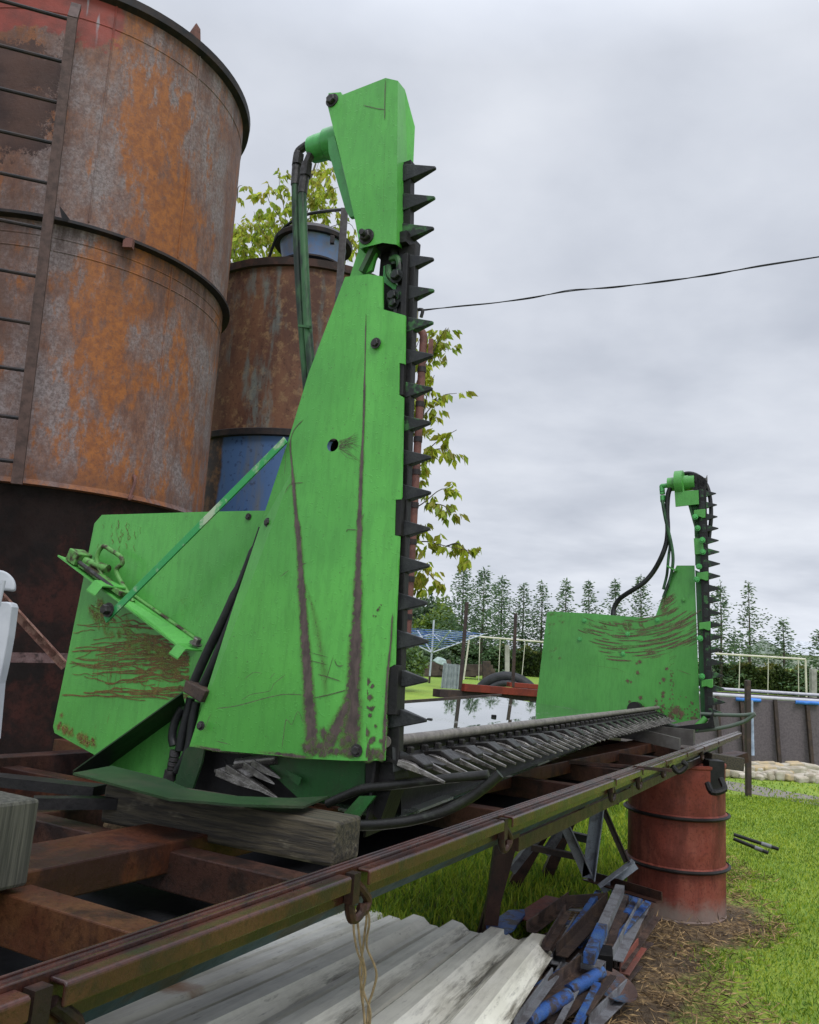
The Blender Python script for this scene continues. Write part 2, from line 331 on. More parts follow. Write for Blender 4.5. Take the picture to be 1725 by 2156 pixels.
streak=m.math('ADD',m.math('MULTIPLY',m.noise(2.0,4,.55,sv=(1,1,.55),dist=.2,off=(1,5,9)),.5),m.math('MULTIPLY',m.noise(9,9,.78,sv=(1,1,.4),off=(7,3,1)),.5))
c=m.mix(m.math('MULTIPLY',m.ss(streak,.485,.555),.92),c,orr)
spk=m.math('MULTIPLY',m.ss(m.noise(60,6,.8),.53,.63),.6); c=m.mix(spk,c,(.07,.045,.042,1))
vst=m.math('MULTIPLY',m.ss(m.noise(22,5,.7,sv=(1,1,.06)),.56,.70),.4); c=m.mix(vst,c,(.085,.045,.035,1))
# deep black scale flaking on the shaded ladder side
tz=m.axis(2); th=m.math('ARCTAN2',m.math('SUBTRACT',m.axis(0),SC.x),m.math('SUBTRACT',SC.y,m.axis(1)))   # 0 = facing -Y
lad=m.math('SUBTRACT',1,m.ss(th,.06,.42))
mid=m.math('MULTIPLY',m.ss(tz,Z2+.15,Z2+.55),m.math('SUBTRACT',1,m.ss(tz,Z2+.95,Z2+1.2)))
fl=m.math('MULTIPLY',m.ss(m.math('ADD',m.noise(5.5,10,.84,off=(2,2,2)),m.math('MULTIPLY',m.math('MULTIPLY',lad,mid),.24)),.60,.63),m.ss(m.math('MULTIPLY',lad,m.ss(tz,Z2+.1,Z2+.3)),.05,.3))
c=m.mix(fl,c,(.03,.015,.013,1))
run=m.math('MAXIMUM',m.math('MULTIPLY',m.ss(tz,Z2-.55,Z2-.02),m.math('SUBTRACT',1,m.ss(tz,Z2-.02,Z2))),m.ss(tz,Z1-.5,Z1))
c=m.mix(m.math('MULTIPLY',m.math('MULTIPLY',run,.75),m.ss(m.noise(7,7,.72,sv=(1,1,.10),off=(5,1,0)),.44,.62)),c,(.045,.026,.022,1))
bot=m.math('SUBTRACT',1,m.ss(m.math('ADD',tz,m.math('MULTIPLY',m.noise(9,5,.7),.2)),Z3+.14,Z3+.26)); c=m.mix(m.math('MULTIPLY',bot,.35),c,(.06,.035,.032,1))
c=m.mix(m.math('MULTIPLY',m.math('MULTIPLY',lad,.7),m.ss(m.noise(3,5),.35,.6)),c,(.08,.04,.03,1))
# remains of red paint at the very top
rd=m.ss(m.math('ADD',m.math('MULTIPLY',m.math('SUBTRACT',tz,Z1-.36),1.2),m.math('MULTIPLY',m.math('SUBTRACT',m.noise(5,6,.7),.5),.55)),-.02,.03)
rd=m.math('MULTIPLY',rd,m.math('SUBTRACT',1,m.ss(m.math('ADD',th,m.math('MULTIPLY',m.noise(9,6,.7),.16)),.60,.63)))
c=m.mix(rd,c,m.mix(m.ss(m.noise(8,5),.4,.7),(.20,.042,.032,1),(.12,.034,.028,1)))
bl=m.math('MULTIPLY',m.ss(m.noise(9,4,.6,sv=(1,1,.12),off=(3,1,0)),.64,.7),m.ss(tz,Z1-.45,Z1-.1)); c=m.mix(m.math('MULTIPLY',bl,.8),c,(.22,.26,.30,1))
m.col(c); m.rgh(m.math('ADD',m.math('MULTIPLY',m.noise(14,4),.35),.42)); m.bump(m.math('ADD',m.noise(60,5,.75),m.math('MULTIPLY',m.noise(1.2,2),3)),.35,.006)
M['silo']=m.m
M['rim']=plain('dark_silo_rim',(.010,.010,.013),(.03,.02,.018),12,.6,spec=.25)
M['hopper']=rusty('shade_darkened_rust_hopper',[(.010,.005,.0045,1),(.032,.010,.008,1),(.006,.004,.004,1)],2.2,rough=.8).m  # rust tones darkened to include the shadow below the shell
def shell(r,z0,z1,seg=96,wob=0):
    b=MB(); zs=[z0+(z1-z0)*i/10 for i in range(11)]
    b.lathe((SC.x,SC.y,0),[(r*(1+wob*math.sin(i*1.7)),z) for i,z in enumerate(zs)],seg); return b
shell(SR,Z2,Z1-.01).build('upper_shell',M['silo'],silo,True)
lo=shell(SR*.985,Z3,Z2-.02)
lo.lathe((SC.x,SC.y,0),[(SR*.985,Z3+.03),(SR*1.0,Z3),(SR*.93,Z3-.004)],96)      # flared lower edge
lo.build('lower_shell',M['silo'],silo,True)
b=MB(); b.lathe((SC.x,SC.y,0),[(SR,Z1-.065),(SR+.045,Z1-.05),(SR+.05,Z1+.0),(SR+.028,Z1+.012),(SR-.05,Z1+.03),(.3,Z1+.35),(.0,Z1+.36)],96); b.build('roof_rim',M['rim'],silo,True)
b=MB(); b.lathe((SC.x,SC.y,0),[(SR*.985,Z2-.035),(SR+.035,Z2-.03),(SR+.035,Z2-.012),(SR+.001,Z2-.006)],96); b.build('flange_ring',M['rim'],silo,True)
for zz,nm in((Z1-.22,0),(Z2-.12,1),(Z2-.20,2)):      # rolled swage lines
    r_=SR if nm==0 else SR*.985
    b=MB(); b.lathe((SC.x,SC.y,0),[(r_+.0005,zz-.006),(r_+.004,zz),(r_+.0005,zz+.006)],96); b.build('swage_line',M['silo'],silo,True)
b=MB(); b.lathe((SC.x,SC.y,0),[(SR*.955,Z3+.02),(SR*.94,Z3-.1),(SR*.80,.35),(SR*.8,0)],72); b.build('hopper_skirt',M['hopper'],silo,True)
def silohit(px,py,r):
    d=ray(px,py); ox,oy=CAM.x-SC.x,CAM.y-SC.y; a=d.x**2+d.y**2; bb=2*(ox*d.x+oy*d.y); cc=ox*ox+oy*oy-r*r
    D=bb*bb-4*a*cc; return CAM+d*((-bb-math.sqrt(max(D,0)))/(2*a))
for x_,y_ in((418,150),(345,760),(205,330)):
    p=silohit(x_,y_,SR); d_=(p-V((SC.x,SC.y,p.z))).normalized(); zt_,zb_=(Z1-.06,Z2+.02) if y_<500 else (Z2-.05,Z3+.02); r_=SR if y_<500 else SR*.985
    b=MB(); b.tube([V((SC.x,SC.y,z_))+d_*(r_+.0005) for z_ in(zb_,zt_)],.006,6); b.build('weld_seam',M['silo'],silo,True)
# lugs, brackets
for (x0,y0,x1,y1) in((272,505,272,515),):
    p=silohit(272,507,SR+.03); b=MB(); b.box(p-V((0,0,.02)),V((.028,0,0)),V((0,.02,0)),V((0,0,.03))); b.build('bracket',M['pipe'],silo)
p=silohit(408,84,SR+.02); n_=(p-V((SC.x,SC.y,p.z))).normalized(); tt=V((0,0,1)).cross(n_)
b=MB(); b.prism([p-tt*.05,p+tt*.05,p+tt*.035+V((0,0,.1)),p+tt*.0+V((0,0,.12))],n_*.012); b.build('lifting_lug',M['pipe'],silo)
p=silohit(283,1046,SR+.0); b=MB(); b.tube(spline([p+V((0,-.03,.0)),p+V((-.01,-.05,-.02)),p+V((0,-.02,.08)),p+V((-.015,-.0,.13))]),.01); b.build('catch_hook',M['pipe'],silo,True)
b=MB(); b.prism([silohit(126,438,SR+.10),silohit(131,464,SR+.09),silohit(150,470,SR+.01)],V((.0,.0,.012))); b.build('ladder_stay',M['rim'],silo)
# ladder: rails stand off the shell, rungs between
lp=silohit(100,490,SR+.17); ln=V((SC.x-lp.x,SC.y-lp.y,0)).normalized()
lb=onP(38,1000,lp,ln); lt=onP(153,40,lp,ln); LM=plain('ladder_steel',(.070,.042,.036),(.038,.024,.021),18,.65)
side=V((ln.y,-ln.x,0)); side=side if side.x<0 else -side; lw=.42
rail0=MB(); top=onP(157,-6,lp,ln); rail0.beam(lb-V((0,0,.05)),lt,.055,.03,ln); rail0.beam(lt,lt+(lt-lb).normalized()*.16+ln*.09,.055,.03,ln)
ladder=rail0.build('ladder',LM,silo)
b=MB(); b.beam(lb+side*lw-V((0,0,.05)),lt+side*lw+(lt-lb).normalized()*.2,.055,.03,ln); b.build('rail',LM,ladder)
ry=[(151,42),(140,132),(130,218),(119,303),(107,387),(96,482),(84,583),(72,682),(60,781),(46,881),(33,972)]
p0=onP(*ry[0],lp,ln); b=MB(); b.tube([p0,p0+side*lw],.011,8); rg=b.build('rung',M['rim'],ladder,True)
copies(rg,[onP(*q,lp,ln)-p0 for q in ry[1:]])
# leg bracing under the shell
bq=SC.y-SR*.92
b=MB(); b.ext([(0,0),(.045,0),(.045,.006),(.006,.006),(.006,.045),(0,.045)],onY(2,1240,bq-.5),onY(146,1397,bq-.35),V((0,-1,.3))); b.build('diagonal_brace',rusty('pinkish_rusty_brace',[(.16,.075,.06,1),(.10,.05,.04,1),(.25,.15,.12,1)],14).m,silo)
b=MB(); b.beam(onY(12,1384,bq-.25),onY(160,1386,bq-.2),.05,.028,V((0,-1,0))); b.build('cross_brace',rusty('scaly_brace',[(.10,.06,.06,1),(.03,.02,.02,1),(.12,.08,.08,1)],16).m,silo)
# ================================================================= second silo
s2a=-.145; D2=7.5; C2=V((math.sin(s2a)*D2,math.cos(s2a)*D2,0)); R2=.985; ZT=EYE+3.175; ZR=EYE+1.66
silo2=thing('second_silo','brown rusted silo with a blue lower section standing behind the tall orange one','silo',C2)
m=Mat('silo2_rust',.65,0,.2)
c=m.mix(m.ss(m.noise(2.6,7,.65,sv=(1,1,.35),dist=.3),.42,.6),(.125,.058,.035,1),(.075,.034,.024,1))
c=m.mix(m.ss(m.noise(13,7,.7),.5,.66),c,(.17,.10,.055,1))
c=m.mix(m.math('MULTIPLY',m.ss(m.noise(5.5,6,.65,sv=(1,1,.25),off=(2,8,3)),.54,.68),.6),c,(.11,.15,.15,1))
c=m.mix(m.math('MULTIPLY',m.ss(m.noise(30,5,.7),.55,.65),.5),c,(.03,.016,.013,1)); m.col(c); m.bump(m.noise(45,5,.7),.3,.005); M['silo2']=m.m
m=Mat('silo2_blue',.5,0,.25)
bx=m.noise(1.7,6,.6,sv=(1,1,.2),off=(.4,0,0)); xx=m.axis(0); edge=m.ss(m.math('ADD',xx,m.math('MULTIPLY',m.noise(3,4,.6),.1)),C2.x-.47,C2.x-.44)
c=m.mix(m.ss(m.noise(24,4,.6),.58,.68),(.05,.10,.22,1),(.025,.05,.12,1)); c=m.mix(m.math('MULTIPLY',m.ss(m.noise(4,5,.6,sv=(1,1,.15)),.47,.66),.75),c,(.12,.11,.07,1))
d_=m.mix(m.ss(m.noise(5,6,.7),.45,.6),(.03,.02,.018,1),(.14,.07,.03,1)); m.col(m.mix(edge,d_,c)); M['silo2b']=m.m
def ring2(prof,name,mat,ns=80,par=None): b=MB(); b.lathe((C2.x,C2.y,0),prof,ns); return b.build(name,mat,par or silo2,True)
ring2([(R2,ZR+(ZT-ZR)*i/6) for i in range(7)],'upper_shell',M['silo2'])
ring2([(R2-.02,.0+ZR*i/6) for i in range(7)],'lower_shell',M['silo2b'])
ring2([(R2-.02,ZR-.035),(R2+.02,ZR-.03),(R2+.022,ZR+.02),(R2,ZR+.03)],'flange_ring',M['rim'])
ring2([(R2,ZT-.07),(R2+.03,ZT-.065),(R2+.035,ZT),(R2-.02,ZT+.02),(.3,ZT+.18),(0,ZT+.2)],'roof_rim',rusty('dark_rusty_rim',[(.03,.02,.018,1),(.06,.03,.024,1)],10).m)
# blue flared inlet standing on the roof, its black lid rim turned towards us
pc=onY(660,520,C2.y-.45); M['bluecone']=plain('blue_inlet_paint',(.13,.22,.45),(.20,.20,.26),9,.5)
b=MB(); b.lathe((pc.x,pc.y,pc.z-.25),[(.24,-.2),(.24,.05),(.28,.13),(.31,.26)],48); inl=b.build('inlet_neck',M['bluecone'],silo2,True)
b=MB(); b.lathe((pc.x,pc.y,pc.z-.25),[(.30,.24),(.355,.235),(.362,.27),(.30,.33),(.1,.36),(0,.365)],48); b.build('lid',M['rim'],inl,True)
b=MB(); b.lathe((pc.x,pc.y,pc.z-.25),[(.245,.015),(.30,.02),(.30,.035),(.245,.04)],48); b.build('clamp_ring',M['rim'],inl,True)
p=onY(700,505,C2.y-.78); b=MB(); b.box(p,V((.018,0,0)),V((0,.02,0)),V((0,0,.035))); b.build('clamp_lug',M['rim'],inl)
# upright in front of the silo that carries the cable
pu=onY(726,440,6.1); pl=onY(703,790,6.1); b=MB(); b.beam(pl,pu,.055,.04,V((0,1,0)))
up=b.build('cable_upright',plain('weathered_flat_steel',(.06,.055,.058),(.035,.03,.032),20,.6)); tag(up,'thin dark steel upright in front of the second silo, holding a cable','steel post')
b=MB(); b.tube(spline([onY(725,441,6.1),onY(690,444,6.3),onY(645,452,6.5),onY(610,470,6.7),onY(583,500,6.8),onY(566,545,6.9)],8),.014,6)
tag(b.build('black_cable',M['hose'],None,True),'black cable bending down from the upright to the second silo roof','cable')
# red-brown vent pipe with clamp bands
pt,pb=onY(892,712,6.6),onY(857,1345,6.6)
vp=thing('vent_pipe','slim red-brown pipe with dark clamp bands standing behind the near knife','pipe',pb)
b=MB(); b.tube([pb,pt],.033,14); b.tube(spline([pt,pt+V((-.005,0,.035)),pt+V((-.04,0,.075)),pt+V((-.12,0,.10))],5),.033,14); b.build('pipe',M['pipe'],vp,True)
bd=MB(); q=lerp(pb,pt,.06); dd=(pt-pb).normalized(); bd.tube([q,q+dd*.045],.038,14); bd=bd.build('clamp_band',M['rim'],vp,True)
copies(bd,[(pt-pb)*t for t in(.12,.24,.36,.47,.58,.70,.82)])
b=MB(); q=onY(907,735,6.6); b.box(q,V((.02,0,0)),V((0,.02,0)),V((0,0,.085))); b.build('bracket_plate',M['pipe'],vp)
b=MB()
for yy in(905,1195,1300): q=onY(869-(yy-905)*.04,yy,6.6); b.beam(q,q+V((-.12,.02,.005)),.02,.02)
b.build('stay',M['post'],vp)
# ================================================================= the green harvester header
HB=T(W/2,-.5,-.1)
hd=thing('harvester_header','long green harvester header with an upright toothed knife at each end, on the rusty trailer','harvester header',HB)
S=lambda s,*ps:[onS(x,y,s) for x,y in ps]
SW=.10                                   # the inner side wall stands this far behind the outer cover
# --- near side cover: three facets meeting on the two weld lines
lw0,lw1=onS(611,912,0),onS(658,1598,0); rw0,rw1=onS(776,577,0),onS(740,1602,0)
left=[onS(650,786,.03),onS(611,915,.012),onS(546,1114,.03),onS(487,1291,.035),onS(398,1574,.04)]
hole=onS(701,937,0); hr=.0155; yy=[(hole+F*hr*math.cos(a)+U*hr*math.sin(a)) for a in [i*math.pi/10 for i in range(21)]]
hl=onS(618,987,0); hrt=onS(764,937,0)
up=[hrt]+yy[0:11]+[hl,onS(611,915,0),onS(650,786,.0),onS(727,583,0),rw0]
dn=[hl]+yy[10:21]+[hrt,rw1,lw1]
rt=[rw0]+[onS(x,y,.006) for x,y in((806,582),(806,651),(853,664),(852,766),(841,764),(840,831),(849,836),(845,1051),(833,1052),(831,1127),(841,1129),(833,1313),(831,1399),(819,1406),(813,1501),(809,1601))]+[rw1]
cv=MB()
cv.add(up,[tuple(range(len(up)))]); cv.add(dn,[tuple(range(len(dn)))]); cv.add(rt,[tuple(range(len(rt)))])
lf=[onS(611,915,0),left[2],left[3],left[4],lw1,hl]; cv.add(lf,[tuple(range(len(lf)))])
# folded return along the left edge, plate thickness shown on the right edge
bk=[onS(727,583,0),onS(650,786,0),onS(611,915,0),left[2],left[3],left[4]]
cv.add(bk+[p+L*.03 for p in bk],[(i,i+1,i+7,i+6) for i in range(5)])
cv.add(rt[1:-1]+[p+L*.006 for p in rt[1:-1]],[(i,i+1,i+len(rt)-1,i+len(rt)-2) for i in range(len(rt)-3)])
nO=-L
def pxl(s,*ps): return [onS(x,y,s) for x,y in ps]
# brown weld / rub marks where the plate is folded
cv.stroke(spline(pxl(0,(640,883),(620,905),(612,935),(616,985),(622,1060),(630,1140),(636,1240),(642,1330),(648,1420),(654,1510),(660,1592)),3),[.002]*6+[.004]*4+[.008]*4+[.013]*4+[.017]*4+[.021]*4+[.025]*5,nO,1.0)
cv.stroke(spline(pxl(0,(771,660),(769,780),(766,900),(761,1000),(758,1100),(755,1200),(753,1290),(749,1370),(745,1450),(741,1530),(737,1596)),3),[.0025]*4+[.005]*4+[.008]*4+[.012]*4+[.018]*4+[.026]*5+[.034]*6,nO,1.0)
cv.stroke(spline(pxl(0,(735,1470),(722,1505),(706,1540),(690,1570),(672,1595)),3),[.01,.014,.018,.022,.025,.026,.027,.027,.027,.026,.024,.02,.016],nO,.85)
for i in range(46):
    x=random.uniform(642,790); rr=random.uniform(.008,.02); y=1589+(x-640)*.09-rr*900-random.expovariate(1/9); cv.blotch(onS(x,y,0 if x<740 else .004),rr,nO,random.uniform(.75,1.1))
cv.stroke(spline(pxl(0,(645,1230),(664,1300),(680,1390),(690,1480)),3),[.004,.008,.012,.016,.02,.02,.022,.022,.02,.014],nO,.36)
for a in range(30):        # fine creeper roots round the hole
    x0,y0=712+random.uniform(0,4),937+random.uniform(-9,11); x1=random.uniform(730,765); y1=y0+random.uniform(-25,30)*(x1-x0)/40
    cv.stroke(spline(pxl(0,(x0,y0),((x0+x1)/2+random.uniform(-4,4),(y0+y1)/2+random.uniform(-6,6)),(x1,y1)),3),.0007,nO,.75)
for pts in(((610,1200),(590,1215)),((600,1040),(612,1020),(640,1016)),((624,1195),(648,1184)),((602,1420),(578,1440),(568,1455),(530,1462),(510,1474)),((455,1492),(500,1486),(560,1470),(600,1462),(640,1463)),
    ((660,1470),(700,1461),(733,1452)),((515,1430),(535,1416),(553,1418)),((570,1428),(580,1416)),((594,1582),(602,1520),(606,1518)),((606,1515),(616,1525),(628,1498),(640,1522)),((670,1420),(690,1425),(720,1435)),((685,1440),(703,1380)),((705,1390),(712,1402),(724,1401)),
    ((655,1374),(692,1384)),((656,1391),(690,1400)),((730,1120),(734,1115),(752,1116)),((600,1000),(602,960),(598,940)),((430,1540),(446,1500)),((455,1560),(485,1567)),((762,1095),(768,1080)),((640,1585),(645,1570))):
    cv.stroke(spline(pxl(0,*pts),4),random.uniform(.0009,.0016),nO,.9)
for x,y,r in((775,1437,8),(786,1445,6),(770,1460,7),(781,1468,8),(784,1490,7),(774,1488,4),(780,1505,6),(772,1540,13),(790,1530,5),(768,1572,14),(783,1560,9),(795,1585,14),(779,1592,16),(803,1592,10),(803,1560,5),(796,1283,4),(790,1297,3),(801,1276,3),(765,1262,3)):
    for j in range(2): cv.blotch(onS(x+random.uniform(-3,3),y+random.uniform(-3,3),.004),r*.0011,nO,1.0,random.uniform(.8,1.4))
cv.stroke(spline([onS(827,1290,.005),onS(824,1350,.005),onS(816,1430,.005),onS(812,1520,.005),onS(808,1598,.005)],4),[.004]*6+[.006]*6+[.009]*5,nO,.8)
cv.stroke(pxl(.03,(400,1570),(450,1578),(540,1586)),.006,nO,.9); cv.stroke(pxl(.0,(540,1584),(620,1591),(660,1594)),.007,nO,.9)
cover=cv.build('side_cover',M['green'],hd)
bmb=MB(); q=hole+L*.02; bmb.lathe(q,[(.02,0),(.02,.03),(0.0,.03)],20,L); bmb.build('hole_recess',M['black'],hd)
def hexbolt(name,p,ax,r,h,mat,par,washer=True,nut=0):
    b=MB()
    if washer: b.lathe(p,[(0,.0),(r*1.45,.0),(r*1.45,.003),(0,.003)],18,ax)
    b.lathe(p+ax*.003,[(r,0),(r,h*.85),(r*.85,h),(0,h)],6,ax)
    if nut: b.lathe(p+ax*(.003+h),[(r*.55,0),(r*.55,nut),(0,nut)],12,ax)
    return b.build(name,mat,par)
for x,y,r in((565,1100,.0075),(792,723,.009),(424,1528,.0075),(752,1580,.009)): hexbolt('bolt',onS(x,y,.02 if x<600 else .0)-L*.0,-L,r,.006,M['bolt'],hd)
# --- upper knife cover: folded box
c=MB(); A=-.012
f0=[onS(x,y,A) for x,y in((692,196),(718,194),(720,200),(812,164),(838,170),(835,515),(806,511),(758,523),(749,470),(731,389),(690,222))]
e0=[onS(838,170,A),onS(853,189,.03),onS(874,267,.065),onS(864,496,.065),onS(858,532,.065),onS(835,515,A)]
c.add(f0,[tuple(range(len(f0)))]); c.add(e0,[tuple(range(6))])
bk2=[f0[0],f0[1],f0[2],f0[3],f0[4]]; c.add(bk2+[p+L*.07 for p in bk2[:4]]+[onS(853,189,.065)],[(i,i+1,i+6,i+5) for i in range(4)])
bl2=[f0[i] for i in(7,8,9,10,0)]; c.add(bl2+[p+L*.075 for p in bl2],[(i,i+1,i+6,i+5) for i in range(4)])
c.stroke(spline([onS(812,168,A),onS(811,215,A),onS(811,255,A)],4),.0022,nO,.85); c.stroke(spline([onS(765,222,A),onS(782,226,A),onS(795,229,A),onS(811,231,A)],3),.0018,nO,.85)
c.stroke([onS(811,255,A),onS(809,380,A),onS(806,505,A)],.0012,nO,.42)
c.stroke([onS(750,187,A),onS(765,194,A)],.001,nO,.8)
c.build('knife_cover',M['green'],hd,sol=.0)
hexbolt('bolt',onS(700,212,A),-L,.0125,.010,M['bolt'],hd); hexbolt('bolt',onS(773,499,A),-L,.0135,.012,M['bolt'],hd,True,.012)
b=MB(); b.prism([onS(x,y,.035) for x,y in((690,288),(704,284),(731,390),(747,455),(736,457),(727,440),(692,320))],L*.012); b.build('motor_bracket',M['green_bits'],hd)
# link between cover and side plate, crank gear in the gap
b=MB(); b.prism([onS(x,y,.012) for x,y in((757,520),(797,512),(783,568),(766,578),(737,582))],L*.01); b.build('link_plate',M['green'],hd)
b=MB(); b.beam(onS(797,512,.012),onS(766,576,.012),.012,.03,L); b.build('link_web',M['green_shaded_dirty'],hd)
b=MB(); b.box(onS(832,520,.04),F*.05,U*.014,L*.035); b.build('gear_plate',M['black'],hd)
b=MB(); b.box(onS(820,605,.05),F*.024,U*.14,L*.012); b.build('knife_back',M['black'],hd)
b=MB(); b.tube([onS(832,500,.03),onS(831,560,.03)],.011,10); b.build('crank_rod',M['toothg'],hd,True)
b=MB(); b.tube(spline([onS(822,545,.02),onS(838,545,.02),onS(842,575,.02),onS(832,590,.02),onS(820,580,.02),onS(818,560,.02)],5),.008,8); b.build('crank_eye',M['toothg'],hd,True)
b=MB(); b.prism([onS(x,y,.028) for x,y in((808,560),(822,556),(828,590),(836,600),(832,612),(806,592))],L*.02); b.build('rod_clevis',M['green_bits'],hd)
hexbolt('bolt',onS(836,582,.012),-L,.012,.012,M['toothg'],hd); hexbolt('bolt',onS(829,625,.02),-L,.012,.012,M['toothg'],hd); hexbolt('bolt',onS(830,640,.02),-L,.010,.010,M['toothg'],hd)
# knife bar behind the teeth, and its teeth
def kline(y): # base line of the teeth in the picture
    return lerp(870,829,(y-352)/(1600-352))
kb=MB(); kb.beam(onS(862,520,.034),onS(824,1606,.034),.020,.045,F); kb.build('knife_bar',M['black'],hd,bev=.002)
for (x0,y0,x1,y1,w0,w1) in((856,535,850,690,.012,.014),(846,760,843,835,.014,.02),(838,1050,834,1130,.016,.03),(826,1400,821,1505,.018,.04)): kb=MB(); kb.beam(onS(x0,y0,.016),onS(x1,y1,.016),w0,w1,F); kb.build('knife_guide',M['black'],hd,bev=.002)
tips=[(917,354),(916,418),(915,481),(913,545),(913,611),(910,680),(914,744),(910,821),(906,893),(905,964),(905,1036),(904,1110),(902,1188),(900,1267),(900,1347),(899,1430),(898,1517)]
K0=onS(880,700,.034); 
def tooth(ln,hh,dd):
    b=MB(); o=V(K0)
    b.add([o-F*.012-U*hh-L*dd,o-F*.012-U*hh+L*dd,o-F*.012+U*hh+L*dd,o-F*.012+U*hh-L*dd, o+F*.004-U*hh-L*dd,o+F*.004-U*hh+L*dd,o+F*.004+U*hh+L*dd,o+F*.004+U*hh-L*dd,
        o+F*ln-U*.003-L*.004,o+F*ln-U*.003+L*.004,o+F*ln+U*.003+L*.004,o+F*ln+U*.003-L*.004],
        [(0,1,2,3),(0,4,5,1),(1,5,6,2),(2,6,7,3),(3,7,4,0),(4,8,9,5),(5,9,10,6),(6,10,11,7),(7,11,8,4),(8,11,10,9)])
    return b
kn=MB(); kn.beam(onS(858,345,.034),onS(855,530,.034),.02,.03,F); sk=kn.build('side_knife',M['black'],hd)
tl=.080; t0=tooth(tl,.0225,.014).build('knife_tooth',M['toothg'],sk,bev=.0015)
ps=[onS(x,y,.034)-F*tl for x,y in tips]; a_=ps[16]; bdir=(ps[0]-ps[16])/16
al=[a_+bdir*i+F*random.uniform(-.002,.002) for i in range(17)]
t0.location=al[0]-K0; cc=copies(t0,[p-al[0] for p in al[1:]])
t1=t0.data.copy()
for i,c_ in enumerate(cc):
    if i%3==0: c_.data=t1
t1.materials[0]=M['tooth']; 
for c_ in [t0]+cc[:7]: c_.data=t1
# long dark divider point at the foot of the knife
b=MB(); b.add([onS(826,1572,.02),onS(828,1626,.02),onS(893,1607,.06),onS(826,1572,.10),onS(828,1626,.10),onS(893,1602,.06)],[(0,1,2,5),(3,5,2,4),(0,5,3),(1,4,2),(0,3,4,1)]); b.build('divider_point',M['tooth'],hd)
# --- hydraulic motor and hoses at the top of the near knife
mc=onS(700,303,.075); me_=onS(658,316,.075); ax=(me_-mc).normalized()
b=MB(); ln_=(me_-mc).length; b.lathe(mc,[(0,-.08),(.042,-.08),(.042,.012),(.036,.018),(.036,ln_*.7),(.034,ln_),(0,ln_+.002)],26,ax); b.build('hydraulic_motor',M['green_bits'],hd,True)
def fitting(p,q,r,n=6): 
    b=MB(); b.tube([p,q],r,n); return b
f1=onS(647,305,.075);f2=onS(630,318,.072);f3=onS(627,345,.07)
b=MB(); b.tube([me_,f1],.013,6); b.tube(spline([f1,f2,onS(627,330,.07)],4),.011,10); b.tube([onS(629,326,.07),onS(626,348,.07)],.016,6); b.tube([onS(625,350,.07),onS(622,390,.07)],.0125,10); b.build('hose_fitting',M['bolt'],hd)
g1=onS(650,330,.06)
b=MB(); b.tube([onS(655,325,.06),onS(646,345,.06)],.012,6); b.tube([onS(646,345,.06),onS(643,372,.06)],.016,6); b.tube([onS(642,372,.06),onS(637,408,.06)],.0125,10); b.build('hose_fitting',M['bolt'],hd)
b=MB(); b.tube(spline([onS(622,388,.07),onS(624,480,.07),onS(630,600,.07),onS(637,700,.07),onS(645,800,.075),onS(655,900,.08)],8),.0105,12); b.build('hydraulic_hose',M['hoseg'],hd,True)
b=MB(); b.tube(spline([onS(637,402,.06),onS(639,480,.06),onS(643,580,.06),onS(648,680,.06),onS(656,780,.06),onS(664,880,.07)],8),.011,12); b.build('hydraulic_hose',M['hoseg'],hd,True)
b=MB(); b.tube(spline([onS(633,402,.1),onS(635,470,.1),onS(638,560,.1),onS(643,690,.1)],8),.006,8); b.build('hydraulic_hose',M['hose'],hd,True)
b=MB(); b.beam(onS(629,686,.048),onS(655,689,.048),.006,.006,F); b.build('cable_tie',M['hoseg'],hd)
# lower run of the hoses, between cover and side wall
for x in(0,1):
    P=[(548,1110),(520,1190),(480,1285),(436,1375),(407,1440)] if x==0 else [(552,1120),(528,1200),(497,1285),(455,1385),(424,1452)]
    b=MB(); b.tube(spline([onS(px,py,.05+.0*x) for px,py in P],6),[.004]*4+[.008]*6+[.0115]*15,12); b.build('hydraulic_hose',M['hose'],hd,True)
b=MB(); b.prism([onS(x,y,.02) for x,y in((390,1432),(434,1454),(421,1480),(384,1456))],L*.04); b.build('hose_clamp',M['post'],hd,bev=.003)
for P in([(402,1470),(395,1500),(384,1545),(378,1580)],[(414,1478),(405,1520),(396,1580),(372,1625)],[(385,1490),(369,1520),(363,1550),(366,1570)]):
    b=MB(); b.tube(spline([onS(x,y,.05) for x,y in P],6),.0105,12); b.build('hydraulic_hose',M['hose'],hd,True)
b=MB(); 
for y0,y1,r in((1580,1592,.013),(1594,1602,.012),(1604,1612,.012),(1614,1620,.011),(1622,1642,.015)): b.tube([onS(370-(y0-1580)*.22,y0,.05),onS(370-(y1-1580)*.22,y1,.05)],r,10)
b.build('hose_fitting',M['bolt'],hd,True)
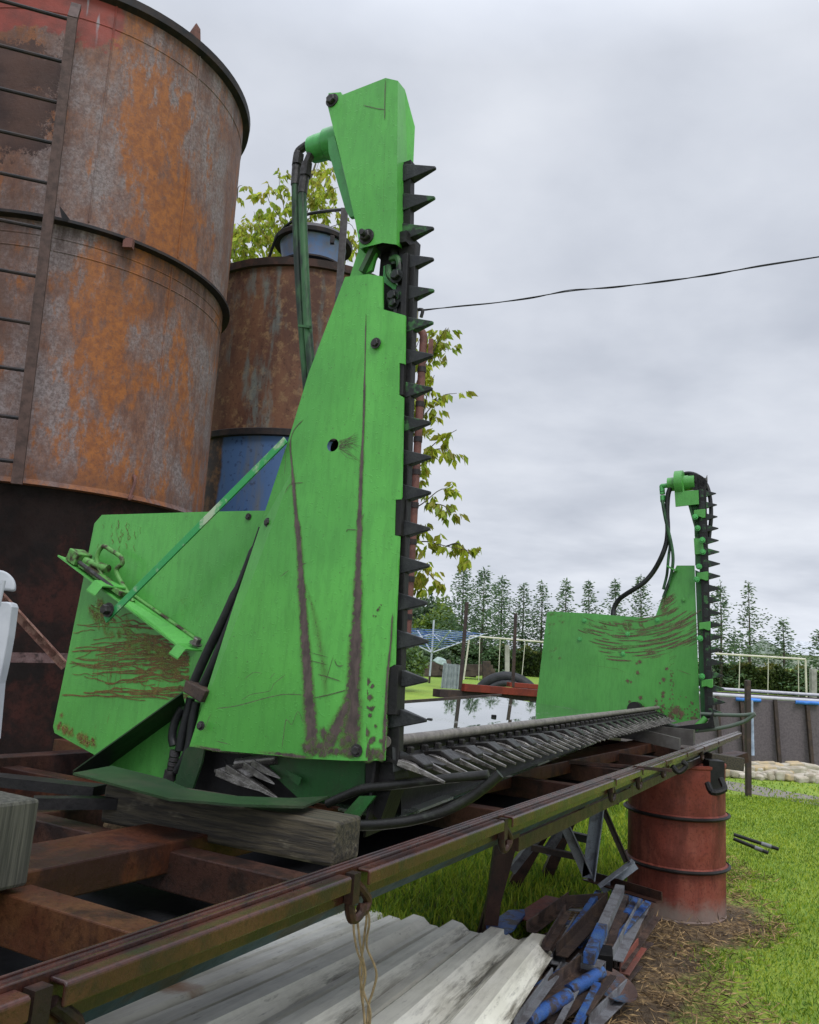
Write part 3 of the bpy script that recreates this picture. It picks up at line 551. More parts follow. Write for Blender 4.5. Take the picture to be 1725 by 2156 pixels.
# --- near inner side wall with rust-scratched field
rear=[onS(x,y,SW) for x,y in((215,1084),(449,1077),(557,1075),(640,1072),(760,1600),(700,1690),(360,1660),(226,1612),(197,1588),(115,1543),(112,1530),(131.5,1437),(186,1168),(199,1102))]
b=MB(); b.add(rear,[tuple(range(len(rear)))]); nf=len(rear); b.add(rear+[p+L*.006 for p in rear],[(i,(i+1)%nf,nf+(i+1)%nf,nf+i) for i in range(nf)])
def sc_(pts,wd,val=.9): b.stroke(spline([onS(x,y,SW) for x,y in pts],4),wd,nO,val)
def xl(y): return 131.5+(1437-y)*.2
for i in range(120):
    y0=random.choice([random.gauss(1385,38),random.uniform(1290,1465)]); y0=min(max(y0,1285),1468)
    x0=max(xl(y0)+2,random.uniform(xl(y0),330)) if random.random()<.7 else random.uniform(280,380); x1=min(x0+random.uniform(30,190),min(400,255+(y0-1240)*1.3))
    if x1-x0<15: continue
    dy=random.uniform(-14,14); n=5; wob=random.uniform(1,6)
    sc_([(lerp(x0,x1,t/n),y0+dy*t/n+random.uniform(-wob,wob)) for t in range(n+1)],random.uniform(.0014,.0034)*(1.35 if x0>250 else 1),random.uniform(.7,1))
for i in range(24):
    x0=random.uniform(200,380); y0=random.uniform(1330,1400); 
    if y0<1250+(x0-250)*.75: continue
    sc_([(x0,y0),(x0-random.uniform(0,8),y0+30),(x0-random.uniform(0,20),y0+random.uniform(50,90))],random.uniform(.0007,.0014),.8)
for i in range(48):   # broad rust film under the shelf
    t=random.random(); x=lerp(200,385,t)+random.uniform(-12,6); y=lerp(1262,1385,t)+random.uniform(0,55); b.blotch(onS(x,y,SW),random.uniform(.016,.045),nO,random.uniform(.42,.62),random.uniform(.4,.8))
for i in range(30):
    t=random.random(); x=lerp(190,375,t); y=lerp(1258,1378,t)+random.uniform(-4,22); b.stroke(spline([onS(x+dx,y+dx*.6+random.uniform(-3,3),SW) for dx in(0,9,18,28)],2),random.uniform(.002,.005),nO,random.uniform(.6,.95))
for i in range(26):   # scars near the top corner
    x=random.gauss(262,20);y=random.uniform(1092,1150); sc_([(x,y),(x+random.uniform(-4,4),y+6),(x+random.uniform(-4,4),y+random.uniform(8,18))],random.uniform(.0006,.0016),.85)
for y in range(1085,1160,9): b.stroke([onS(282,y,SW),onS(282,y+6,SW)],.0008,nO,.8)
for i in range(40):   # mud along the bottom edge
    t=random.random(); x=lerp(124,200,t); rr=random.uniform(.006,.018); y=lerp(1545,1584,t)-rr*760-random.expovariate(1/6); b.blotch(onS(x,y,SW),rr,nO,random.uniform(.5,.9))
for i in range(30): b.blotch(onS(random.uniform(380,430),random.uniform(1255,1330),SW),random.uniform(.003,.009),nO,.3)
sc_([(205,1520),(200,1545),(206,1560)],.0007,.6); sc_([(232,1500),(226,1525)],.001,.7)
b.build('side_wall',M['green_rear'],hd)
hexbolt('bolt',onS(524,1088,SW),-L,.006,.004,M['bolt'],hd)
# shelf flange with the latch on it
i0,i1=onS(196,1196,SW),onS(425,1352,SW); o0,o1=onS(122,1168,.03),onS(374,1358,.045)
b=MB(); b.prism([onS(190,1192,SW-.002),onS(423,1351,SW-.002),o1,o0],-U*.005); b.build('shelf_flange',M['green_rear'],hd)
b=MB(); b.tube([onS(281,1253,SW-.006),onS(330,1287,SW-.006),onS(418,1349,SW-.006)],.0045,8); b.build('pivot_rod',M['latch'],hd,True)
def shelf(u,v): return lerp(lerp(o0,o1,u),lerp(i0,i1,u),v)
nS=(o1-o0).cross(i0-o0).normalized(); nS=nS if nS.z>0 else -nS
lt_=MB(); lt_.tube(spline([shelf(.30,.45),onS(204,1180,.06),onS(216,1151,.06),onS(236,1160,.06),onS(254,1172,.06),onS(258,1186,.06),onS(246,1206,.06),shelf(.52,.55)],5),.0065,10); lat=lt_.build('latch_handle',M['latch'],hd,True)
b=MB(); b.beam(shelf(.12,.3)+nS*.012,shelf(.50,.30)+nS*.012,.03,.014,nS); b.beam(shelf(.02,.35)+nS*.02,shelf(.10,.35)+nS*.02,.05,.035,nS); b.build('latch_body',M['latch'],lat,bev=.002)
b=MB(); b.tube([shelf(.14,.12)+nS*.016,shelf(.45,.08)+nS*.016],.006,8); b.build('latch_pin',M['bolt'],lat,True)
b=MB(); b.tube([shelf(.10,.4)+nS*.02,shelf(.25,.55)+nS*.035],.012,10); b.build('latch_barrel',M['latch'],lat,True)
for (A_,B_) in((( 196,1224),(265,1240)),((370,1357),(425,1372))):
    x,y=A_; b=MB(); q=[onS(x+2,y,.02),onS(x-15,y+20,.01),onS(x+4,y+32,.01),onS(x+20,y+12,.02)]; b.prism(q,nS*.004); q2=[onS(x+2,y,.02),onS(x+20,y+12,.02),onS(B_[0],B_[1],.06),onS(B_[0]-30,B_[1]-14,.06)]; b.prism(q2,nS*.004); b.build('flag_bracket',M['green_rear'],hd)
hexbolt('bolt',onS(412,1356,.055),nS,.011,.014,M['steel'],hd,True)
b=MB(); b.beam(onS(602,926,-.008),onS(222,1306,-.012),.0185,.005,L); b.build('brace_bar',M['fade'],hd,bev=.001)
hexbolt('bolt',onS(229,1284,-.02),-L,.013,.016,M['bolt'],hd)
# --- foot: sloping flange, floor plate, stanchion, front skirt
b=MB(); q=[onS(154,1622,-.02),onS(385,1456,.02),onS(392,1492,SW),onS(226,1613,SW)]; b.prism(q,-U*.004); b.build('foot_flange',M['green_shaded_floor'],hd)
b=MB(); fz=-.052; q=[onW(x,y,fz) for x,y in((154,1627),(357,1681),(500,1693),(640,1697),(692,1676),(610,1680),(500,1676),(400,1662),(350,1640),(236,1612))]; b.prism(q,-U*.004); b.build('floor_plate',M['green_shaded_floor'],hd)
b=MB(); q=[onS(x,y,.03) for x,y in((398,1572),(389,1580),(358,1681),(398,1682),(425,1605),(430,1576))]; b.prism(q,L*.006); b.build('stanchion',M['green_shaded_floor'],hd)
b=MB(); b.prism([onS(x,y,.075) for x,y in((405,1570),(640,1594),(660,1700),(560,1705),(380,1690))],L*.004); b.build('shade_infill',M['black'],hd)  # black plate added to make the opening under the cover read as shade
b=MB(); q=[onS(x,y,.06) for x,y in((528,1588),(642,1693),(700,1677),(768,1656),(768,1600))]; b.prism(q,L*.006); b.build('front_skirt',M['green_shaded_dirty'],hd)
b=MB(); q=[onS(x,y,.045) for x,y in((603,1620),(637,1638),(631,1654),(614,1642))]; b.prism(q,-L*.003); b.build('skirt_lug',M['green_shaded_dirty'],hd)
b=MB(); q=[onS(x,y,.04) for x,y in((770,1600),(828,1600),(832,1640),(800,1730),(770,1700))]; b.prism(q,L*.06); b.build('foot_block',M['black'],hd)
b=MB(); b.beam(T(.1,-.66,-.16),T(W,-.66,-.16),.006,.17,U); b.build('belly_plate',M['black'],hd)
# --- bent-tube crop guard at the near foot
vt=T(.075,0,-.055); 
up_=[onS(690,1692,.02),onS(730,1674,.02),onS(770,1660,.02),onS(847,1651,.04),onS(935,1640,.06),onS(1000,1634,.08),onS(1029,1631,.085)]
lo_=[onS(450,1697,-.02),onS(560,1716,-.02),onS(660,1731,-.01),onS(759,1738,.0),onS(830,1733,.02),onS(880,1724,.04),onS(935,1708,.06),onS(990,1680,.08),onS(1030,1650,.085),onS(1053,1629,.09)]
b=MB(); b.tube(spline(up_,5),.0095,12); b.tube(spline(lo_,5),.0105,12); b.build('crop_guard',plain('wet_black_tube_green_traces',(.012,.012,.0115),(.035,.042,.033),26,.36,lo=.5,hi=.7),hd,True)
b=MB(); b.prism([onS(x,y,.015) for x,y in((757,1676),(790,1676),(745,1736),(708,1730))],L*.008); b.build('guard_gusset',M['green_shaded_dirty'],hd)
# --- table floor with a film of rain water, cutter tube and fingers
T0,T1=onS(812,1562,.02),onS(1386,1490,W-.02)
a0,a1=loc(T0),loc(T1)
wt=.036
zt0=T(W,-1.06,wt).z-.034; tb=MB(); vs=[]; vv=[-.02,-.55,-.75,-1.38]
for s_ in(.10,1.0,2.0,3.0,W):
    for k,v_ in enumerate(vv):
        v_=max(v_,-.80-.3*s_)
        p=T(s_,lerp(a0.y,a1.y,s_/W)+.0 if k==0 else v_,0); vs.append(V((p.x,p.y,zt0+(0,0,.006,.044)[k])))
tb.add(vs,[(a*4+k,a*4+k+1,a*4+k+5,a*4+k+4) for a in range(4) for k in range(3)])
m=Mat('rain_wet_table',.05); pud=m.noise(2.2,6,.62,sv=(1,1,1),dist=.5)
k=m.ss(pud,.55,.575); m.col(m.mix(k,(.035,.055,.035,1),(.16,.18,.16,1)))
m.rgh(m.math('ADD',m.math('MULTIPLY',k,.30),m.math('MULTIPLY',m.ss(m.noise(6,4),.5,.7),.03)))
m.p.inputs['IOR'].default_value=1.5; m.p.inputs['Coat Weight'].default_value=1; m.p.inputs['Coat IOR'].default_value=1.6; m.p.inputs['Coat Roughness'].default_value=.02
m.bump(m.math('ADD',m.math('MULTIPLY',m.noise(5,3),.5),m.math('MULTIPLY',k,.35)),.05,.012)
tb.build('table_floor',m.m,hd,sol=.006)
for (x,y) in((972,1503),(1078,1492),(1040,1512),(905,1520)):
    q=onZ(x,y,zt0+.006); hexbolt('table_stud',q,V((0,0,1)),.014,.014,M['black'],hd)
b=MB(); b.beam(V((*T(2.2,-1.385,0)[:2],zt0+.046)),V((*T(W+.2,-1.385,0)[:2],zt0+.046)),.014,.012); b.build('rear_lip',M['post'],hd)
b=MB(); b.tube([T0,T1],.0115,18); b.build('cutter_tube',plain('wet_grey_tube',(.17,.155,.14),(.10,.09,.085),40,.45),hd,True)
b=MB(); b.prism([T0-F*.015-U*.01,T1-F*.015-U*.01,T1-F*.03-U*.07,T0-F*.03-U*.19],-F*.006); b.build('cutter_apron',M['black'],hd)
cb=MB(); ct=(T1-T0); q=-U*.026; cb.add([T0+q+F*.0,T0+q+F*.055-U*.018,T1+q+F*.055-U*.018,T1+q,T0+q-U*.006,T0+q+F*.055-U*.026,T1+q+F*.055-U*.026,T1+q-U*.006],[(0,1,2,3),(4,7,6,5),(0,4,5,1),(1,5,6,2),(2,6,7,3),(3,7,4,0)])
cbar=cb.build('cutter_bar',M['black'],hd)
cd_=ct.normalized(); fd=(F-U*.22).normalized(); fu=fd.cross(cd_).normalized(); fu=fu if fu.z>0 else -fu
o=T0+q+F*.035-U*.012
def finger():
    b=MB(); 
    prof=[(0,.009,.008),(.018,.010,.010),(.034,.007,.010),(.046,.0045,.007),(.078,.0028,.004),(.108,.001,.0014)]
    vs=[o+fd*x+cd_*sx*wd+fu*(hh if sz else -.004) for x,wd,hh in prof for sx,sz in((-1,0),(1,0),(1,1),(-1,1))]
    n=len(prof); fs=[(i*4+k,i*4+(k+1)%4,i*4+4+(k+1)%4,i*4+4+k) for i in range(n-1) for k in range(4)]+[(0,3,2,1),(n*4-4,n*4-3,n*4-2,n*4-1)]
    b.add(vs,fs); return b
nf=int(ct.length/.0762)-1
f_=finger().build('cutter_finger',M['finger'],cbar,bev=.0015); copies(f_,[cd_*.0762*i for i in range(1,nf)])
b=MB(); o2=o+cd_*.038
b.add([o2-cd_*.030-F*.02+fu*.012,o2+cd_*.030-F*.02+fu*.012,o2+cd_*.030+fd*.02+fu*.022,o2-cd_*.030+fd*.02+fu*.022,o2+cd_*.022+fd*.05+fu*.012,o2-cd_*.022+fd*.05+fu*.012,
       o2-cd_*.030-F*.02,o2+cd_*.030-F*.02,o2+cd_*.030+fd*.02+fu*.012,o2-cd_*.030+fd*.02+fu*.012,o2+cd_*.022+fd*.05+fu*.004,o2-cd_*.022+fd*.05+fu*.004],
      [(0,1,2,3),(3,2,4,5),(6,9,8,7),(9,11,10,8),(0,6,7,1),(1,7,8,2),(2,8,10,4),(4,10,11,5),(5,11,9,3),(3,9,6,0)])
cl=b.build('hold_down_clip',M['blade'],cbar,bev=.002); copies(cl,[cd_*.1524*i for i in range(1,nf//2)])
b=MB(); b.lathe(o-F*.022+cd_*.02+U*.012,[(.0095,0),(.0095,.010),(.007,.013),(0,.013)],6,U); bo=b.build('finger_bolt',M['blade'],cbar); copies(bo,[cd_*.0762*i for i in range(1,nf)])
# knife blade sections, seen between the fingers
b=MB(); n=nf
for i in range(n): q=o+cd_*(.0762*i+.038)+fu*.003; b.prism([q-cd_*.036,q+cd_*.036,q+cd_*.010+fd*.055,q-cd_*.010+fd*.055],fu*.003)
b.build('knife_blade',M['blade'],cbar)
# worn guard points showing inside the near foot
for k,(x0,y0,x1,y1,wd) in enumerate(((484,1618,592,1687,.014),(462,1628,547,1666,.011),(520,1612,578,1652,.012),(536,1607,590,1640,.010))):
    oo=onS(x0,y0,.062-.003*k); tip=onS(x1,y1,.03+.004*k); ff=(tip-oo).normalized(); l_=(tip-oo).length; sd_=ff.cross(U).normalized(); uu=sd_.cross(ff)
    b=MB(); b.add([oo-sd_*wd-uu*.006,oo+sd_*wd-uu*.006,oo+sd_*wd+uu*.010,oo-sd_*wd+uu*.010,oo+ff*l_*.5-sd_*wd*.8-uu*.006,oo+ff*l_*.5+sd_*wd*.8-uu*.006,oo+ff*l_*.5+sd_*wd*.7+uu*.008,oo+ff*l_*.5-sd_*wd*.7+uu*.008,oo+ff*l_-sd_*.002,oo+ff*l_+sd_*.002,oo+ff*l_+uu*.003],
      [(0,1,2,3),(0,4,5,1),(1,5,6,2),(2,6,7,3),(3,7,4,0),(4,8,9,5),(5,9,10,6),(6,10,7),(7,10,8,4),(8,10,9)]); b.build('guard_point',M['steel'],hd,bev=.002)
b=MB(); q=[onS(452,1620,.055),onS(545,1598,.065),onS(560,1622,.05),onS(490,1640,.045)]; b.prism(q,-U*.006); b.build('guard_plate',M['steel'],hd)
b=MB(); b.tube([onS(500,1608,.06),onS(585,1597,.06)],.013,14); b.build('bearing_tube',M['steel'],hd,True)
b=MB(); b.prism([onS(x,y,.15) for x,y in((560,1600),(845,1600),(845,1735),(560,1720))],L*.004); b.build('dark_gap_infill',M['black'],hd)  # black plate added behind the skirt so the gap stays dark
# ================================================================= far end of the header
sw=W
fw=MB(); pts=[onS(x,y,sw) for x,y in((1152,1290),(1160,1287),(1250,1292),(1310,1297),(1370,1301),(1381,1296),(1390,1270),(1399,1247),(1412,1218),(1425,1190.6),(1462.5,1190.6),(1468,1350),(1474,1513),(1446,1518),(1418.5,1524),(1372,1512),(1327,1506),(1128.5,1486))]
fw.add(pts,[tuple(range(len(pts)))]); n=len(pts); fw.add(pts+[p+L*.006 for p in pts],[(i,(i+1)%n,n+(i+1)%n,n+i) for i in range(n)])
def arc(cx,cy,r,a0,a1,wd,val):
    fw.stroke([onS(cx+r*math.cos(R(a)),cy+r*.92*math.sin(R(a)),sw) for a in np.linspace(a0,a1,5)],wd,nO,val)
for i in range(190):
    r=random.choice([random.gauss(255,12),random.uniform(170,265),random.gauss(215,14)]); a=random.uniform(48,128); d=random.uniform(4,16)
    x=1322+r*math.cos(R(a)); y=1135+r*.92*math.sin(R(a))
    if y<1298 or x>1455 or x<1215: continue
    arc(1322,1135,r,a,a-d,random.uniform(.003,.0085),random.uniform(.5,1))
for i in range(34):   # film of rust at the cut-out edge and on the fin
    fw.stroke([onS(x,y,sw) for x,y in((lambda x,y,d:((x,y),(x+d*.55,y-d*.35),(x+d,y-d*.75)))(random.uniform(1385,1405),random.uniform(1265,1300),random.uniform(8,30)))],random.uniform(.004,.010),nO,random.uniform(.5,.95))
for i in range(24): fw.blotch(onS(random.gauss(1310,32),random.uniform(1312,1328),sw),random.uniform(.015,.04),nO,random.uniform(.45,.65),.5)
for i in range(22): fw.stroke([onS(1409,1300+i*5,sw),onS(1411+random.uniform(0,16),1300+i*5-random.uniform(2,12),sw)],random.uniform(.004,.009),nO,.9)
for i in range(40): fw.blotch(onS(1415+random.gauss(0,2),random.uniform(1410,1515),sw),random.uniform(.003,.010),nO,.95)
for i in range(60): fw.blotch(onS(random.uniform(1380,1470),min(1512,random.gauss(1495,16)),sw),random.uniform(.004,.014),nO,.9)
for x,y,r in((1424,1497,22),(1435,1502,16),(1413,1508,14),(1388,1508,16),(1400,1514,14)): fw.blotch(onS(x,y,sw),r*.0022,nO,.95)
for x,y,r in((1347,1393,13),(1341,1397,9),(1322,1434,12),(1329,1436,8),(1397,1459,12),(1396,1466,10),(1349,1469,13),(1355,1489,9),(1326,1477,8),(1343,1416,12),(1404,1408,11),(1398,1431,13),(1390,1438,6)): fw.blotch(onS(x,y,sw),r*.0016,nO,1.)
for i in range(18): fw.blotch(onS(random.uniform(1155,1190),random.uniform(1290,1390),sw),random.uniform(.006,.03),nO,random.uniform(.25,.5),1.4)
fw.stroke(pxl(sw,(1423,1409),(1440,1415),(1459,1422)),.003,nO,.8); fw.stroke(pxl(sw,(1230,1398),(1300,1408),(1335,1424)),.002,nO,.6)
for i in range(30): fw.stroke([onS(x,y,sw) for x,y in((lambda x,y:((x,y),(x+random.uniform(-9,9),y+random.uniform(2,7))))(random.uniform(1140,1400),random.uniform(1310,1480)))],random.uniform(.0008,.002),nO,.8)
fw.build('side_wall',M['green_far'],hd)
for x,y in((1231,1306.5),(1322,1335),(1221,1346),(1312,1376.5),(1385,1305.5),(1440,1263)): hexbolt('bolt',onS(x,y,sw),-L,.011,.008,M['green_bits' if x<1400 else 'green_far'],hd)
# black gap strip, knife back plates, bar
b=MB(); b.prism([onS(x,y,sw+.01) for x,y in((1464,1200),(1476,1205),(1497,1512),(1476,1512))],L*.02); b.build('knife_shield',M['green_shaded_dirty'],hd)
b=MB(); b.prism([onS(x,y,sw-.01) for x,y in((1450,1055),(1482,1050),(1491,1190),(1498,1512),(1484,1514),(1473,1195),(1464,1190),(1463,1110))],L*.014); b.build('knife_back',M['green_shaded_dirty'],hd)
b=MB(); b.beam(onS(1479,1030,sw-.02),onS(1494,1512,sw-.02),.022,.045,F); skf=b.build('side_knife',M['black'],hd)
ftip=[(1508,1039),(1510,1063),(1511,1088),(1513,1112.5),(1513.5,1138),(1515,1162),(1516.5,1187),(1517,1213),(1518,1239),(1518.5,1264),(1519,1291),(1520,1316),(1521,1342),(1522,1369),(1524,1396),(1524.5,1423),(1526,1451),(1528,1479),(1529,1504)]
K0=onS(1490,1200,sw-.02); tf=tooth(.088,.027,.012).build('knife_tooth',M['toothg'],skf,bev=.0015)
ps=[onS(x,y,sw-.02)-F*.088 for x,y in ftip]; tf.location=ps[0]-K0; copies(tf,[p-ps[0] for p in ps[1:]])
def clampf(y,x):
    b=MB(); q=[onS(x+a,y+c_,sw-.05) for a,c_ in((-16,-9),(8,-12),(8,6),(4,8),(-6,4),(-16,6))]; b.prism(q,L*.02); return b.build('knife_clamp',M['green_far'],hd,bev=.003)
for y,x in((1083,1477),(1215,1483),(1320,1488),(1441,1493)): clampf(y,x)
b=MB(); b.prism([onS(x,y,sw-.04) for x,y in((1461,1133),(1479,1135),(1483,1166),(1463,1167))],L*.02); b.build('clamp_plate',M['green_far'],hd)
for x,y in((1464,1088),(1469,1112),(1479,1137),(1480,1162),(1472,1193),(1474,1344),(1478,1424),(1467,1220)): hexbolt('bolt',onS(x,y,sw-.055),-L,.013,.01,M['green_bits'],hd)
fp=lambda x,y,s=sw-.05:onS(1319.5+.1432*x,954.6+.1432*y,s)
b=MB(); b.prism([fp(705,560),fp(1055,540),fp(1062,745),fp(720,782)],L*.012); b.build('motor_bracket',M['green_far'],hd)
b=MB(); b.prism([fp(720,570,sw-.02),fp(905,560,sw-.02),fp(1010,1060,sw-.02),fp(1000,1100,sw-.02),fp(905,760,sw-.02)],L*.01); b.prism([fp(905,700,sw-.01),fp(1060,700,sw-.01),fp(1090,1250,sw-.01),fp(1000,1220,sw-.01),fp(995,1050,sw-.01)],L*.01); b.build('knife_back',M['green_shaded_dirty'],hd)
b=MB(); b.prism([fp(705,430),fp(835,430),fp(845,560),fp(708,560)],L*.10); b.build('motor_block',M['green_far'],hd,bev=.004)
q0,q1=fp(960,430,sw),fp(610,460,sw); ax=(q1-q0).normalized(); ln_=(q1-q0).length
b=MB(); b.lathe(q0,[(0,-.02),(.05,-.02),(.05,.045),(.085,.05),(.085,.10),(.045,.105),(.045,ln_),(0,ln_)],24,ax); b.build('hydraulic_motor',M['green_far'],hd,True)
b=MB()
for x,y in((990,420),(1050,440),(1080,470)): b.lathe(fp(x,y,sw),[(0,-.03),(.05,-.03),(.05,-.01),(.03,0),(.03,.02),(0,.02)],14,L)
b.build('gear_housing',M['black'],hd,True)
b=MB(); b.tube([fp(610,470,sw),fp(540,480,sw)],.016,8); b.tube(spline([fp(560,475,sw),fp(515,480,sw),fp(520,540,sw)],4),.014,8)
for a,c_ in((520,560),(570,600),(620,710)): b.tube([fp(522+(a-520)*.1,a,sw),fp(524+(c_-520)*.06,c_,sw)],.018,8)
b.build('hose_fitting',M['green_bits'],hd)
b=MB(); b.prism([fp(1110,350,sw),fp(1165,360,sw),fp(1185,310,sw),fp(1190,420,sw)],L*.01); b.build('deflector_tab',M['steel'],hd)
def fh(pts,r,mat,k=7): b=MB(); b.tube(spline([fp(*p) for p in pts],k),r,10); return b.build('hydraulic_hose',mat,hd,True)
fh([(690,395,sw+.03),(760,335,sw+.04),(900,292,sw+.04),(1040,325,sw+.03),(1160,440,sw+.02),(1215,590,sw+.01),(1240,780,sw+.01),(1240,980,sw+.01),(1222,1150,sw+.02),(1212,1240,sw+.02)],.013,M['hose'])
fh([(645,500,sw-.02),(612,600,sw-.02),(598,750,sw-.02),(595,900,sw-.02),(603,1040,sw-.02),(603,1180,sw-.02),(580,1340,sw-.02),(510,1530,sw-.02),(400,1730,sw-.0),(270,1885,sw),(130,1985,sw),(0,2065,sw+.02),(-110,2150,sw+.05),(-185,2280,sw+.06),(-200,2390,sw+.05)],.016,M['hose'])
fh([(524,690,sw-.04),(550,850,sw-.05),(580,1000,sw-.05),(620,1160,sw-.05),(660,1340,sw-.05),(682,1500,sw-.05),(678,1650,sw-.05),(640,1850,sw-.02),(540,2120,sw-.02)],.010,M['hoseg'])
fh([(530,690,sw-.03),(570,900,sw-.04),(600,1100,sw-.04),(638,1330,sw-.03),(622,1480,sw-.04),(606,1650,sw-.04),(590,1800,sw-.02),(540,2000,sw-.02)],.009,M['hoseg'])
b=MB(); b.beam(fp(600,1660,sw-.03),fp(740,1730,sw-.03),.01,.05,L); b.build('hose_bracket',M['green_far'],hd)
# foot of the far side: skid, crop guard
b=MB(); b.prism([onS(x,y,sw-.12) for x,y in((1370,1515),(1420,1530),(1490,1522),(1500,1500),(1505,1530),(1420,1545),(1390,1540))],L*.2); b.build('skid',M['black'],hd)
b=MB(); b.tube(spline([onS(1476,1503,sw-.05),onS(1520,1505,sw-.06),onS(1560,1506,sw-.07),onS(1590,1503,sw-.08)],4),.011,10); b.tube(spline([onS(1392,1535,sw-.1),onS(1450,1540,sw-.1),onS(1520,1532,sw-.08),onS(1565,1520,sw-.08),onS(1590,1503,sw-.08)],4),.011,10); b.build('crop_guard',plain('wet_green_grey_tube',(.07,.10,.075),(.10,.11,.10),26,.36),hd,True)
b=MB(); b.tube([onS(1463,1535,sw-.1),onS(1487,1512,sw-.08)],.02,10); b.build('guard_socket',M['green_far'],hd,True)
b=MB(); b.lathe(onS(1338,1493,sw-.06),[(0,-.03),(.045,-.03),(.045,.03),(0,.03)],18,L); b.build('tube_end_cap',M['black'],hd)
# ================================================================= trailer frame under the header
tr=thing('trailer_frame','rusty wet steel trailer frame on which the green header lies','trailer',T(1.5,-.4,-1.1))
RA,RB=onW(0,2054,-.12),onW(1465,1568,-.12); rd=(RB-RA).normalized(); RX=rd.cross(U).normalized(); RU=RX.cross(rd)
def rail(t,x=0,y=0): return RA+rd*t+RX*x+RU*y
b=MB(); b.ext([(0,0),(.003,0),(.003,-.005),(.015,-.006),(.015,-.002),(.019,-.002),(.019,-.055),(0,-.055)],rail(-.45),rail(6.9),RU); b.build('side_rail',M['frame'],tr,bev=.0015)
chan=[(.020,-.007),(.041,-.007),(.044,-.010),(.044,-.030),(.039,-.030),(.039,-.012),(.020,-.012)]
cuts=[-.45,.012,.03,.575,.61,1.235,1.27,2.28,2.30,2.72,2.75,3.25,3.27,3.86,3.88,4.5,4.52,5.2,5.22,6.8]
for i in range(0,len(cuts),2):
    b=MB(); b.ext(chan,rail(cuts[i]+.01),rail(cuts[i+1]-.01),RU); b.build('outer_channel',M['frame'],tr,bev=.002)
b=MB(); b.ext([(-.004,-.057),(.018,-.036),(.018,-.052),(-.004,-.078)],rail(-.4),rail(5.5),RU); b.build('blue_side_board',M['bluebeam'],tr)
b=MB(); b.ext([(-.07,-.09),(-.016,-.09),(-.016,-.125),(-.07,-.125)],rail(1.5),rail(5.3),RU); b.build('lower_chord',M['crossd'],tr)
# rope hooks hanging in the gaps of the channel
def hook(t,k=.75):
    b=MB()
    b.box(rail(t,.03,-.03),rd*.010,RX*.008,RU*.022)
    b.tube(spline([rail(t,.028,-.035),rail(t,.028,-.06),rail(t+.012*k,.03,-.078),rail(t+.034*k,.034,-.072),rail(t+.040*k,.034,-.058)],5),[.008]*10+[.007]*11,8)
    b.tube(spline([rail(t+.03*k,.025,-.03),rail(t+.05*k,.028,-.042),rail(t+.075*k,.028,-.060),rail(t+.06*k,.028,-.074),rail(t+.045*k,.028,-.066)],5),.0075,8)
    return b.build('rope_hook',M['crossd'],tr,True)
for t in(.02,.592,1.252,2.29,2.735,3.26,4.5): hook(t)
for s_,v0,v1,mt in((-.695,-.17,.095,'cross'),(-.375,-1.1,.10,'crossd'),(-.02,-1.5,-.5,'cross'),(.5,-.6,.09,'crossd'),(1.18,-.6,.07,'crossd'),(1.83,-.6,.06,'crossd'),(2.6,-.6,.04,'crossd'),(3.46,-.7,.02,'crossd'),(.52,-1.6,-.7,'cross')):
    b=MB(); b.ext([(-.026,0),(.026,0),(.026,-.062),(-.026,-.062)],T(s_,v0,-.138),T(s_,v1,-.138),U); b.build('cross_member',M[mt],tr,bev=.002)
b=MB(); b.beam(T(-1.35,-.245,-.148),T(4.3,-.245,-.148),.135,.05,U); b.build('long_member',M['cross'],tr,bev=.003)
b=MB(); b.beam(T(-.6,-.62,-.19),T(4.3,-.62,-.19),.06,.09,U); b.beam(T(-.4,-1.15,-.16),T(4.3,-1.15,-.16),.06,.09,U); b.build('long_member',M['crossd'],tr,bev=.003)
b=MB(); b.box(T(1.3,-.72,-.245),L*2.7,F*.6,U*.003); b.build('gap_shade_sheet',plain('gap_shade_black',(.005,.005,.007),(.010,.010,.012),6,.7,spec=.2),tr)  # dark sheet added below the beams: blackens the gaps and blocks light
b=MB(); b.beam(onW(70,1690,-.10),onW(330,1690,-.10),.03,.02,U); b.beam(onW(-20,1640,-.1),onW(210,1665,-.1),.05,.02,U); b.build('dark_strip',M['black'],tr)
b=MB(); b.prism([onS(1255,1512,3.3),onS(1430,1555,3.3),onS(1430,1580,3.3),onS(1255,1540,3.3)],L*.05); b.beam(T(3.62,-.72,-.085),T(3.62,.0,-.085),.06,.09,U); b.build('packing_beam',plain('weathered_grey_beam',(.085,.08,.075),(.05,.045,.042),12,.6),tr)
b=MB(); b.beam(onW(1130,1598,-.13),onW(1415,1622,-.125),.012,.012,U); b.build('loose_rod',M['crossd'],tr)
# trestle legs carrying the frame
def ang(p,q,wd=.05,up=None): b=MB(); b.ext([(0,0),(wd,0),(wd,.006),(.006,.006),(.006,wd),(0,wd)],p,q,up or V((0,-1,0))); return b
tz_=4.7
for nm,a,c_,mt,wd in(('leg',(1272,1662),(1248,1850),'blueiron',.06),('diagonal_strut',(1180,1696),(1244,1838),'scrapgrey',.05),('diagonal_strut',(1270,1690),(1324,1812),'post',.03),('tie_bar',(1120,1776),(1236,1800),'post',.04),('diagonal_strut',(1258,1862),(1330,1808),'blueiron',.06),('diagonal_strut',(1140,1792),(1196,1705),'scrapgrey',.06),('diagonal_strut',(1068,1826),(1140,1735),'scrapgrey',.06),('tie_bar',(1186,1745),(1262,1762),'black',.05)):
    d_=tz_+(.5 if c_[0]<1235 else 0)+(.25 if nm=='tie_bar' else 0); ang(onY(*a,d_),onY(*c_,d_),wd).build(nm,M[mt],tr)
